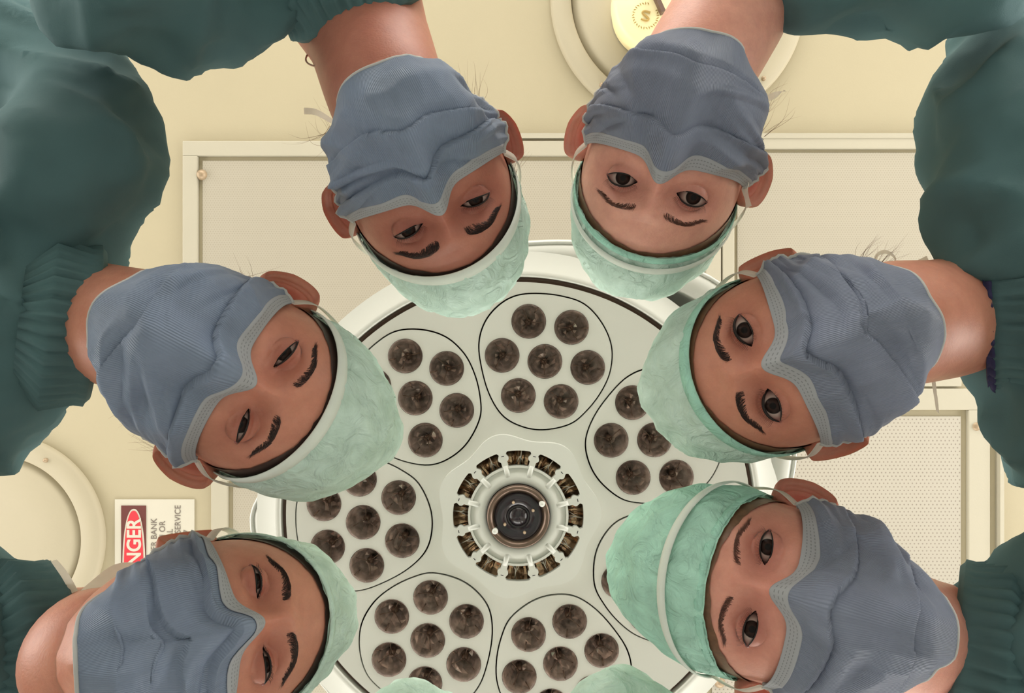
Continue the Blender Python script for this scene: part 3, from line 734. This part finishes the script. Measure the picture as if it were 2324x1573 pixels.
def person(D):
    sd = D['seed']; rd = random.Random(sd); nrs = np.random.RandomState(sd)
    s = D.get('scale', 1.0); anchor = W(*D['eyes'], D['d']); F0 = (Vector((0, 0, ZC))-anchor).normalized()
    U0 = Vector((*D['up'], 0)); U0 = (U0-F0*U0.dot(F0)).normalized()
    q = Matrix.Rotation(math.radians(D.get('yaw', 0)), 3, U0); F1 = q@F0; X1 = F1.cross(U0)
    p = math.radians(D.get('pitch', 10)); F2 = F1*math.cos(p)+U0*math.sin(p); U2 = X1.cross(F1)*math.cos(p)-F1*math.sin(p)
    R = Matrix((X1, F2, U2)).transposed(); Rn = np.array(R)*s
    O = anchor-R@Vector((0, .0855, 0))*s; On = np.array(O)
    T = lambda V: np.asarray(V, float).reshape(-1, 3)@Rn.T+On
    TL = lambda x, y, z: Vector(T([(x, y, z)])[0])
    out2 = Vector((O.x-LC[0]*.35, O.y-LC[1]*.35, 0)); out2 = -Vector((*D['up'], 0)).normalized() if D.get('outup') else out2.normalized()
    out2 = Vector((*D['out'], 0)).normalized() if 'out' in D else out2
    base = Vector((O.x, O.y, 0))+out2*.52
    root = empty('person', (base.x, base.y, 0), D['label'], 'person', None)
    hi = D.get('hi', True); op = D.get('open', 1.0); tilt = D.get('tilt', .06)
    # --- body: head, ears, neck in one mesh
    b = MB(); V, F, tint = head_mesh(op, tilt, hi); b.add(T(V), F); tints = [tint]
    for sde in (-1, 1):
        V, F = ear_mesh(sde, D.get('ear', 42)); b.add(T(V), F); tt = np.ones((len(V), 4)); cc = np.exp(-(np.tile(np.repeat(np.arange(16)/15, 44), 2)/.62)**4); tt[:, 1] -= .08+.30*cc; tt[:, 2] -= .10+.30*cc; tt[:, 0] -= .08*cc; tints.append(tt)  # ear hollow redder: backlit glow painted into the tint
    nk = [TL(0, -.030, .0), TL(0, -.034, -.045), TL(0, -.030, -.085)]+[W(*a) for a in D['neck']]
    rr_ = [.050*s, .056*s, .054*s]+D.get('nrad', [.056*s]*(len(D['neck'])-1)+[.058*s])
    path = catmull(nk, 8); rad = np.interp(np.linspace(0, len(nk)-1, len(path)), range(len(nk)), rr_)
    V, F, _ = tube(path, rad, 40); V = np.array(V); b.add(V, F); tints.append(np.ones((len(V), 4)))
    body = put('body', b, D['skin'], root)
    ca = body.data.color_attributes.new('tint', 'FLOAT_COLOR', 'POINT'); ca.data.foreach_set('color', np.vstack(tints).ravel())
    # --- eyes, lids, lashes, brows
    if hi:
        gx, gz = D.get('gaze', (0, 0))
        for sde in (-1, 1):
            bm = bmesh.new(); bmesh.ops.create_uvsphere(bm, u_segments=40, v_segments=28, radius=RE)
            for v in bm.verts:
                r_ = math.hypot(v.co.x, v.co.z)
                if v.co.y > 0 and r_ < .0065: v.co.y += .0009*(1-(r_/.0065)**2)
            me = bpy.data.meshes.new('eye'); bm.to_mesh(me); bm.free(); me.polygons.foreach_set('use_smooth', [True]*len(me.polygons))
            o = link('eye', me, M['eye'], root); mt = Matrix.Translation(TL(sde*XE, YE, 0)-root.location)@R.to_4x4()@Matrix.Rotation(math.radians(gz), 4, 'X')@Matrix.Rotation(math.radians(-gx), 4, 'Z')@Matrix.Scale(s, 4)
            o.matrix_local = mt
            e = np.linspace(-.0137, .0137, 40); zu, zl = almond(e, sde, op, tilt)
            for nm, zc_, r_, dzz in (('eyelash', zu, .00055+.0005*D.get('liner', .4), 0), ('lower_lid', zl, .0006, 0)):
                P = np.stack([sde*(XE+e), lid_y(e, zc_)+.0001, zc_], -1)
                m = MB(); tp = np.sin(np.linspace(.12, math.pi-.12, 40))**.5; V, F, _ = tube(P, r_*tp, 8); m.add(T(V), F)
                cur = []
                if nm == 'eyelash':
                    for k in range(34):
                        i = int(2+k*35/34); p0 = P[i]; dx = sde*(e[i]/.0137)*.0035; L = (.0050+.003*D.get('liner', .4))*(.7+.5*rd.random())*(.8+.4*(e[i]/.015))
                        dn = -.0012 if op < .6 else .0028
                        cur.append((T([p0, p0+np.array((dx*.4, L*.5, dn*.1)), p0+np.array((dx, L*.9, dn*.6)), p0+np.array((dx*1.4, L, dn*1.6))]), 1))
                else:
                    for k in range(20):
                        i = int(4+k*31/20); p0 = P[i]; dx = sde*(e[i]/.015)*.0025
                        cur.append((T([p0, p0+np.array((dx*.5, .0018, -.0008)), p0+np.array((dx, .0024, -.0026))]), .8))
                mm = M['lash'] if nm == 'eyelash' or D.get('liner', .4) > .8 else None
                if mm is not None or nm == 'eyelash':
                    strands(m, cur, .00022); put(nm, m, M['lash'], root)
                else:
                    put(nm, m, D['lid'], root); 
            m = MB()
            for ce in (-.0122, .0126):
                z0, z1 = almond(np.array([ce]), sde, op, tilt); bm = bmesh.new(); bmesh.ops.create_icosphere(bm, subdivisions=3, radius=1)
                m.add(T([(sde*(XE+ce)+v.co.x*.0022, YE+.0034+v.co.y*.0022, float(z0[0]+z1[0])/2+v.co.z*.0020) for v in bm.verts]), [tuple(v.index for v in f.verts) for f in bm.faces]); bm.free()
            put('eye_corner', m, M['corner'], root)
            m = MB(); cur = []
            bt = D.get('brow', 1.0)
            for k in range(int(420*min(1.3, bt))):
                t = rd.random(); w = rd.uniform(-1, 1); wdt = (.0070*(1-t)**.30*(.6+.4*min(1, t*5)))*bt
                bx = .0125+.034*t; bz = .0170+.0058*math.sin(min(1, t*1.2)*math.pi*.6)-(.0055*max(0, t-.6)/.4)+w*wdt*.55+D.get('browz', 0)
                ww, f_, bb = prof(bz); cy = math.sqrt(max(0, 1-(bx/float(ww))**2))
                ysurf = float(Y0+f_*cy+face_feat(np.array(bx), np.array(bz))); a = (1.25-1.2*min(1, t*1.5))-(.5*w)
                L = .0065*rd.uniform(.6, 1.2); dx, dz = math.cos(a)*L, math.sin(a)*L
                def pt(x, z, h):
                    w2, f2, _b = prof(z); return (sde*x, float(Y0+f2*math.sqrt(max(0, 1-(x/float(w2))**2))+face_feat(np.array(x), np.array(z)))+h, z)
                cur.append((T([pt(bx, bz, .0001), pt(bx+dx*.5, bz+dz*.5, .0010), pt(bx+dx, bz+dz*.8, .0006)]), 1))
            strands(m, cur, D.get('browr', .00018)); put('eyebrow', m, D['browm'], root)
    # --- hair shell and cap
    zf, slope = D.get('zf', .058), D.get('slope', .52)
    th, ph = np.meshgrid(np.linspace(math.pi/2+.02, .7, 20), np.linspace(0, 2*math.pi, 120, endpoint=False), indexing='ij')
    jag = .02*nz(np.stack([np.cos(ph[0])*3, np.sin(ph[0])*3, 0*ph[0]], -1), 3, sd)
    dro = .14*np.abs(np.sin(ph))**1.5
    P = cap_ring(zf-.002, slope, th+(dro+jag[None, :])*np.linspace(1, 0, 20)[:, None]+.01, ph, np.full(th.shape, .0012))
    b = MB(); b.add(T(P), grid_faces(20, 120, True)); put('hair', b, D['hairm'], root)
    V, F = cap_mesh(zf, slope, sd, D.get('puff', .006), D.get('tip', .008)); b = MB(); b.add(T(V), F)
    cap = put('surgical_cap', b, D['capm'], root)
    ph = np.linspace(0, 2*math.pi, 140, endpoint=False)
    def capband(name, th0, off, wdt, mat, thick=.0012):
        c_ = cap_ring(zf, slope, np.full(ph.shape, th0+wdt/2/.09), ph, off+0*ph); d_ = cap_ring(zf, slope, np.full(ph.shape, th0-wdt/2/.09), ph, off+.0006+0*ph)
        o1 = cap_ring(zf, slope, np.full(ph.shape, th0+wdt/2/.09), ph, off+thick+0*ph); o2 = cap_ring(zf, slope, np.full(ph.shape, th0-wdt/2/.09), ph, off+thick+.0004+0*ph)
        om = (o1+o2)/2+(o1-c_)*.5
        V = np.stack([c_, o1, om, o2, d_], 0).reshape(-1, 3); n = len(ph)
        m = MB(); m.add(T(V), grid_faces(5, n, True)+[((4)*n+j, 4*n+(j+1) % n, (j+1) % n, j) for j in range(n)]); put(name, m, mat, cap)
    for bd in D['bands']: capband(*bd)
    # --- surgical mask
    P, N, u, v = mask_surface(sd, D['pleats']); nr, nc = u.shape
    uv = np.stack([u*.5+.5, v], -1).reshape(-1, 2)
    b = MB(); b.add(T(P), grid_faces(nr, nc), 0, uv)
    mk = put('surgical_mask', b, D['maskm'], root)
    m2 = mk.modifiers.new('thick', 'SOLIDIFY'); m2.thickness = .0008; m2.offset = -1
    P2, N2, u2, v2 = mask_surface(sd, D['pleats'], 18, 150, .0007, .125)
    P2 = P2.copy(); b = MB(); b.add(T(P2), grid_faces(18, 150), 0, np.stack([u2*.5+.5, v2], -1).reshape(-1, 2))
    o = put('nose_band', b, BAND, mk); m2 = o.modifiers.new('thick', 'SOLIDIFY'); m2.thickness = .0007; m2.offset = 0
    e = [i for i in range(nr)]
    for sde, j in ((-1, 0), (1, nc-1)):
        b = MB(); q_ = T(P[::4, j]); V, F, _ = tube(q_, .0028*s, 8, squash=.5); b.add(V, F); put('side_binding', b, WHITE, mk)
    b = MB(); q_ = T(P[nr-1, ::4]); V, F, _ = tube(q_, .0016*s, 8); b.add(V, F); put('lower_binding', b, WHITE, mk)
    for sde in (-1, 1):
        x, y, z = (float(a) for a in mask_pt(sde*.985, .03)); tp = [(x, y, z+.001)]
        k = D.get('tiehi', .03)
        for f_, zz in ((.25, .3), (.55, .65), (.85, .95), (1.15, 1.2), (1.5, 1.35)):
            a = math.acos(max(-1, min(1, (y-Y0)/.095)))+f_*.8; zz_ = z+(k+.03)*zz
            tp.append((sde*(AX+.0095)*math.sin(a), Y0+(AY+.0095)*math.cos(a), zz_))
        pts = catmull(T(tp), 6); cen = np.array(T([(0, Y0, .01)])[0]); nn = pts-cen; nn /= np.linalg.norm(nn, axis=1)[:, None]
        b = MB(); ribbon(b, pts, .0085*s, .0008, nn); put('mask_tie', b, M['white_tie'], mk)
    for pl, w_ in D.get('ties', []):
        b = MB(); pts = catmull([W(*a) for a in pl], 6); n = len(pts); tw = np.linspace(0, 1.6, n)
        ribbon(b, pts, w_, 0, np.stack([np.sin(tw)*.6, .3*np.cos(tw*2), -np.cos(tw*.6)], -1)); put('loose_tie', b, M['white_tie'], mk)
    # --- loose hair
    if D.get('wisps'):
        for (x0, y0, x1, y1, n, sp) in D['wisps']:
            b = MB(); cur = []
            for k in range(n):
                d0 = D['d']+.10; a = np.array((x0+rd.gauss(0, sp*.35), y0+rd.gauss(0, sp*.35))); e_ = np.array((x1+rd.gauss(0, sp), y1+rd.gauss(0, sp)))
                m_ = (a+e_)/2+np.array((rd.gauss(0, sp*.5), rd.gauss(0, sp*.5)))
                cur.append((catmull([W(*a, d0), W(*m_, d0+rd.uniform(-.01, .01)), W(*e_, d0+rd.uniform(-.02, .02))], 5), rd.uniform(.6, 1.2)))
            strands(b, cur, .00022); put('loose_hair', b, M['hair_brown'], root)
    # --- scrub top: shoulders and sleeves near the lens, then trunk, legs and shoes down to the floor
    ch = []
    for seg in D['gown']:
        ch += [(W(x, y, dd), r_*dd/FPX) for x, y, r_, dd in seg]+[None]
    st = W(*D['neck'][-1]); lat = Vector((-out2.y, out2.x, 0)); bp = Vector((LC[0]*.3, LC[1]*.3, 0))
    fl = lambda r_, z, l=0: Vector((base.x, base.y, 0))+out2*(r_)+lat*l+Vector((0, 0, z))
    ch += [(st+out2*.07, .085), (fl(.02, 1.50), .135), (fl(.10, 1.28), .14), (fl(.14, 1.05), .14), (fl(.14, .90), .15), None]
    me = fuse(capsules([c for c in ch]), .009, 8)
    n = len(me.vertices); co = np.zeros(n*3); me.vertices.foreach_get('co', co); co = co.reshape(-1, 3); nn = np.zeros(n*3); me.vertices.foreach_get('normal', nn); nn = nn.reshape(-1, 3)
    near = co[:, 2] > 1.3; a = np.zeros(n); idx = np.where(near)[0]; Pn = co[idx]
    ax = np.array(D.get('fold', (out2.x, out2.y, .3))); ax = ax/np.linalg.norm(ax); al = Pn@ax
    Pq = Pn-np.outer(al, ax)*.72
    w1 = nz(Pq, 13, sd); w2 = nz(Pn, 7, sd+3); w3 = nz(Pq, 34, sd+5)
    a[idx] = (1-np.abs(w1)*2.4)*.017+w2*.014+(1-np.abs(w3)*2)*.0045-.016
    co = co+nn*a[:, None]; me.vertices.foreach_set('co', co.ravel()); me.update()
    me.polygons.foreach_set('use_smooth', [True]*len(me.polygons)); me.name = 'scrub_top'; recenter(me, root.location)
    top = link('scrub_top', me, D['gownm'], root)
    for c_, mt_, nm in [(x, D['gownm'], 'collar') for x in D.get('collar', [])]+[(x, M['navy'], 'undershirt') for x in D.get('under', [])]:
        cx, cy, dd, dx, dy, r0, wd_, flare = c_    # ring centre px, depth, direction (towards the head), radius m, width m
        c0 = W(cx, cy, dd); ax_ = Vector((dx, dy, D.get('coltilt', .62))).normalized(); e1 = ax_.cross(Vector((0, 0, 1))).normalized(); e2 = e1.cross(ax_)
        t = np.linspace(0, 2*math.pi, 180, endpoint=False); rows = []
        gth = .0022*np.sin(t*44+2*np.sin(t*3+sd))+.001*np.sin(t*71+1)
        for k, (along, rr, ga, zz) in enumerate(((.1, -.006, .0, 0), (.0, -.002, .05, 0), (-.03, .001, .15, 0), (-.25, .000, .4, 0), (-.6, .002, 1.0, 0), (-1.0, .003+flare*.2, 1.3, 0), (-1.6, -.022, .8, 0))):
            rad_ = r0+rr+gth*ga
            rows.append([np.array(c0+ax_*(along*wd_))+rad_[i]*(math.cos(t[i])*np.array(e1)+1.0*math.sin(t[i])*np.array(e2)) for i in range(len(t))])
        m = MB(); m.add(np.array(rows).reshape(-1, 3), grid_faces(7, 180, True)); o = put(nm, m, mt_, root if nm == 'undershirt' else top)
        sm = o.modifiers.new('thick', 'SOLIDIFY'); sm.thickness = .0015
    for l in (-.1, .1):
        b = capsules([(fl(.14, .92, l*.8), .10), (fl(.15, .5, l), .075), (fl(.13, .09, l), .062)]); me = fuse(b, .014, 4); me.polygons.foreach_set('use_smooth', [True]*len(me.polygons)); me.name = 'trouser_leg'; recenter(me, root.location); link('trouser_leg', me, M['trouser'], root)
        b = MB(); q0 = fl(.17, .0, l); q1 = fl(-.05, .0, l); c_ = [(tuple(q0.lerp(q1, k)), r_) for k, r_ in ((0, .02), (.08, .038), (.3, .042), (.7, .048), (.92, .036), (1, .015))]
        P_ = [(a[0], a[1], .037*1) for a, _ in c_]; V, F, _ = tube(P_, [r_ for _, r_ in c_], 20, squash=.78); V = np.array(V); V[:, 2] = np.maximum(V[:, 2], .0); b.add(V, F); put('shoe', b, M['shoe'], root)
    if D.get('extra'): D['extra'](root, T, s, b)
    return root

SK = {}
for k, c in (('warm', (182, 120, 102)), ('rosy', (214, 152, 134)), ('pale', (222, 164, 146)), ('tan', (200, 138, 116))): SK[k] = skin_mat('skin_'+k, srgb(*c))
def capm(n, c, tr=.16):
    t = cloth(n, c, tr, .7, None, 55, .13, .4)
    w = t.n.new('ShaderNodeTexNoise'); w.inputs['Scale'].default_value = 38; w.inputs['Detail'].default_value = 6; w.inputs['Distortion'].default_value = 1.4; t.link(t.coord(), w.inputs['Vector'])
    rg = t.math('ABSOLUTE', t.math('SUBTRACT', w.outputs['Fac'], .5)); b_ = t.n.new('ShaderNodeBump'); b_.inputs['Strength'].default_value = .9; b_.inputs['Distance'].default_value = .012; b_.invert = True
    t.link(rg, b_.inputs['Height']); t.link(b_.outputs[0], t.b.inputs['Normal']); return t
CAPA = capm('cap_mint', srgb(218, 246, 232)); CAPD = capm('cap_green', srgb(190, 238, 220), .16); CAPB = capm('cap_band_green', srgb(178, 230, 212), .12)
EDGE = cloth('cap_edge_white', srgb(236, 242, 234), .12, var=.03)
MKA = cloth('mask_blue', srgb(144, 158, 182), .30, .45, 150, var=.05, bump=.5)
MKB = cloth('mask_grey_blue', srgb(150, 158, 180), .30, .45, 180, var=.05, bump=.6)
H2 = math.pi/2
def earring(side):
    def f(root, T, s, b):
        m = MB(); a = np.linspace(0, 2*math.pi, 24, endpoint=False)
        P = T([(side*(.081+.0005*math.sin(t)), -.004+.0055*math.cos(t), -.040+.0065*math.sin(t)) for t in a]); V, F, _ = tube(P, .0011, 8, closed=True); m.add(V, F)
        put('earring', m, M['steel'], root)
    return f
def both(root, T, s, b): earring(-1)(root, T, s, b); earring(1)(root, T, s, b)
D_CORD = simple('tan_cord', srgb(190, 150, 130), .6)
def cord(root, T, s, b):
    m = MB(); c0 = W(832, 95, .728); ax_ = Vector((.25, .93, .75)).normalized(); e1 = ax_.cross(Vector((0, 0, 1))).normalized(); e2 = e1.cross(ax_); pts = [tuple(c0+e1*(.0618*math.cos(t))+e2*(.0640*math.sin(t))) for t in np.linspace(0, 2*math.pi, 60, endpoint=False)]; V, F, _ = tube(pts, .0009, 6, closed=True); m.add(V, F); put('neck_cord', m, D_CORD, root)
people = [
 dict(seed=11, ear=36, eyes=(1007, 497), d=.62, up=(.42, .907), pitch=18, yaw=0, out=(-.3, -.95), label='person in blue-grey mask and white-edged mint cap, head at upper left of the lamp', skin=SK['warm'], lid=SK['warm'],
      open=.62, gaze=(0, -4), zf=.055, bands=[('cap_edge', H2, .004, .010, EDGE)], capm=CAPA, maskm=MKA, pleats=[(.30, .05, .0042, .10), (.62, -.12, .0036, -.12)], brow=1.25, browm=M['brow'], hairm=M['hair_dark'],
      neck=[(838, 92, .73), (795, -10, .74), (760, -110, .74)], nrad=[.060, .072, .075], tip=.010,
      gown=[[(770, -90, 130, .71), (690, 5, 95, .71), (600, 32, 112, .70), (500, 15, 130, .68), (380, 10, 155, .66), (260, -60, 190, .62)], [(880, -110, 130, .74), (800, -200, 200, .74), (500, -200, 260, .70)]],
      collar=[(822, 30, .735, .36, .93, .074, .034, .006)], ties=[([(690, 252, .69), (720, 256, .70), (768, 285, .70)], .006)],
      wisps=[(750, 330, 700, 240, 7, 22), (1080, 255, 1075, 165, 14, 22), (1165, 400, 1185, 330, 8, 14), (750, 300, 670, 330, 5, 20)], extra=cord),
 dict(seed=23, eyes=(1489, 432), d=.635, up=(-.30, .954), pitch=10, yaw=0, out=(.3, -.95), label='person in tall grey-blue mask and mint cap, head at upper right of the lamp', skin=SK['pale'], lid=SK['pale'],
      open=1.0, gaze=(4, -6), zf=.066, bands=[('cap_edge', H2, .004, .006, CAPB), ('cap_seam', H2-.12, .0065, .006, EDGE)], capm=CAPA, maskm=MKB, pleats=[(.34, .10, .0030, .0), (.78, .05, .0030, 0)], brow=.75, browm=M['brow_light'], hairm=M['hair_brown'], browr=.00016,
      neck=[(1650, 40, .73), (1700, -50, .75), (1730, -110, .75)], tip=.010,
      gown=[[(1790, -100, 120, .71), (1880, -10, 112, .70), (2010, -30, 150, .70), (2160, -60, 170, .70)], [(1650, -160, 110, .76), (1850, -250, 200, .74)]],
      collar=[(1765, -60, .735, -.55, .83, .075, .030, .008)], ties=[([(1718, 235, .70), (1745, 222, .70), (1782, 206, .69)], .006), ([(1700, 470, .67), (1694, 440, .66), (1700, 415, .65)], .005)],
      wisps=[(1740, 260, 1770, 190, 8, 20), (1735, 300, 1790, 260, 6, 20)]),
 dict(seed=37, ear=24, eyes=(1715, 837), d=.575, up=(-.949, .316), pitch=14, yaw=0, out=(.96, -.28), label='person with dark eye liner, small earrings and plain mint cap, right of the lamp', skin=SK['tan'], lid=SK['tan'],
      open=1.12, gaze=(0, -2), zf=.058, bands=[('cap_edge', H2, .004, .010, CAPB)], capm=CAPA, maskm=MKB, pleats=[(.30, .02, .0050, .10), (.62, .25, .0030, .15)], brow=1.0, browm=M['brow'], hairm=M['hair_brown'], liner=1.3, tip=.008,
      neck=[(2130, 725, .69), (2230, 700, .71), (2320, 690, .72)],
      gown=[[(2275, 575, 115, .66), (2260, 460, 150, .68), (2260, 330, 165, .71), (2300, 190, 165, .77), (2390, 60, 200, .82)], [(2400, 700, 170, .68), (2310, 810, 115, .70), (2400, 930, 165, .70), (2480, 1070, 150, .76)]],
      collar=[(2245, 700, .70, -.98, .05, .076, .034, .010)], under=[(2232, 700, .70, -.98, .05, .0735, .006, 0)],
      ties=[([(2080, 850, .68), (2112, 848, .67), (2122, 890, .66), (2128, 936, .65)], .0065), ([(1985, 612, .67), (1990, 580, .67), (2012, 572, .67), (2032, 588, .67), (2020, 615, .67)], .0035), ([(2050, 600, .68), (2080, 596, .69), (2105, 585, .70)], .004)],
      wisps=[(1950, 600, 1990, 545, 10, 14), (1990, 610, 2040, 560, 12, 14), (2050, 850, 2010, 900, 10, 14)], extra=both),
 dict(seed=41, eyes=(1722, 1333), d=.565, up=(-.962, -.275), pitch=3, yaw=0, out=(1, .05), label='person in tall puffy green cap with white strip, head at lower right of the lamp', skin=SK['rosy'], lid=SK['rosy'],
      open=.85, gaze=(0, -3), zf=.040, slope=.36, bands=[('cap_edge', H2-.02, .0035, .006, CAPB), ('cap_strip', H2-.30, .0125, .006, EDGE)], capm=CAPD, maskm=MKB, pleats=[(.34, .02, .0040, -.12), (.74, .3, .0030, 0)], brow=.7, browm=M['brow_light'], hairm=M['hair_brown'], puff=.011, tip=.010,
      neck=[(2060, 1440, .68), (2170, 1470, .70), (2290, 1490, .71)],
      gown=[[(2340, 1480, 195, .665), (2400, 1400, 200, .69), (2450, 1345, 170, .66)], [(2340, 1480, 195, .665), (2380, 1640, 200, .70)]],
      collar=[(2170, 1476, .70, -.98, -.10, .084, .036, .012)], ties=[([(1740, 1535, .60), (1700, 1530, .61), (1665, 1524, .62)], .006)], wisps=[(1760, 1160, 1740, 1130, 8, 12)]),
 dict(seed=53, eyes=(602, 885), d=.56, up=(.884, .467), pitch=4, yaw=0, out=(-.98, -.2), label='person with lowered dark eyes, slate mask and white-edged mint cap, left of the lamp', skin=SK['tan'], lid=SK['tan'],
      open=.50, gaze=(0, -10), zf=.052, bands=[('cap_edge', H2, .004, .009, EDGE)], capm=CAPA, maskm=MKA, pleats=[(.26, .08, .0050, .10), (.70, .2, .0030, -.1)], brow=.9, browm=M['brow'], hairm=M['hair_dark'], liner=.6, tilt=.22, tip=.010, puff=.007,
      neck=[(240, 735, .69), (170, 722, .71), (115, 712, .72)],
      gown=[[(112, 640, 148, .68), (170, 560, 125, .70), (155, 470, 150, .68), (180, 350, 172, .67), (150, 240, 175, .74), (0, 150, 170, .78)], [(78, 715, 165, .68), (95, 800, 118, .70), (20, 880, 130, .70), (-100, 960, 160, .70)]],
      collar=[(212, 738, .70, .98, .12, .076, .036, .010)], ties=[([(480, 622, .62), (510, 622, .61), (540, 636, .60)], .006)],
      wisps=[(340, 920, 290, 960, 16, 18), (360, 960, 280, 930, 12, 26), (430, 1030, 320, 1000, 12, 20), (570, 640, 560, 610, 8, 25), (420, 640, 360, 608, 4, 8)]),
 dict(seed=67, ear=12, eyes=(605, 1410), d=.575, up=(.976, -.217), pitch=26, yaw=0, out=(-.95, .3), label='person with smooth brown forehead, thin mint cap rim and slate mask, at lower left', skin=SK['tan'], lid=SK['tan'],
      open=.42, gaze=(0, -6), zf=.064, puff=.002, bands=[('cap_edge', H2, .004, .006, CAPA)], capm=CAPA, maskm=MKA, pleats=[(.24, -.02, .0050, .02), (.50, .1, .0035, .16)], brow=1.0, browm=M['brow'], hairm=M['hair_dark'], tilt=.02, tip=-.002,
      neck=[(200, 1475, .69), (60, 1475, .71), (-60, 1470, .72)],
      gown=[[(-25, 1478, 150, .66), (-50, 1400, 130, .70), (-200, 1300, 160, .70)], [(-25, 1478, 150, .66), (-80, 1600, 125, .70)]],
      coltilt=1.1, collar=[(104, 1480, .70, .98, .10, .084, .036, .006)],
      ties=[([(330, 1292, .62), (270, 1292, .63), (215, 1330, .66), (170, 1370, .69)], .011), ([(122, 1272, .66), (150, 1310, .67), (178, 1362, .69)], .006), ([(55, 1328, .66), (85, 1342, .67), (120, 1360, .70)], .007), ([(140, 1335, .68), (140, 1352, .69), (138, 1364, .70)], .009)],
      wisps=[(225, 1370, 200, 1385, 16, 10)]),
 dict(seed=71, eyes=(925, 1850), d=.60, up=(0, -1), pitch=8, yaw=0, out=(-.5, .87), label='person of whom only a small cap top shows, bottom left of centre', skin=SK['tan'], lid=SK['tan'],
      zf=.055, bands=[('cap_edge', H2, .004, .008, EDGE)], capm=CAPA, maskm=MKA, pleats=[(.3, .05, .004, 0)], browm=M['brow'], hairm=M['hair_dark'], neck=[(900, 2150, .70), (890, 2260, .72)], gown=[[(890, 2300, 180, .72), (700, 2380, 160, .72)], [(890, 2300, 180, .72), (1010, 2420, 120, .72)]], tip=.0, puff=.006),
 dict(seed=73, eyes=(1420, 1855), d=.57, up=(0, -1), pitch=8, yaw=0, out=(.42, .91), label='person of whom only a wide cap top shows, bottom right of centre', skin=SK['tan'], lid=SK['tan'],
      zf=.055, bands=[('cap_edge', H2, .004, .008, EDGE)], capm=CAPA, maskm=MKA, pleats=[(.3, .05, .004, 0)], browm=M['brow'], hairm=M['hair_dark'], neck=[(1440, 2180, .70), (1450, 2260, .72)], gown=[[(1450, 2300, 180, .72), (1320, 2420, 110, .72)], [(1450, 2300, 180, .72), (1580, 2400, 130, .72)]], tip=.0, puff=.010),
]
for D in people:
    D.setdefault('gownm', M['gown']); person(D)
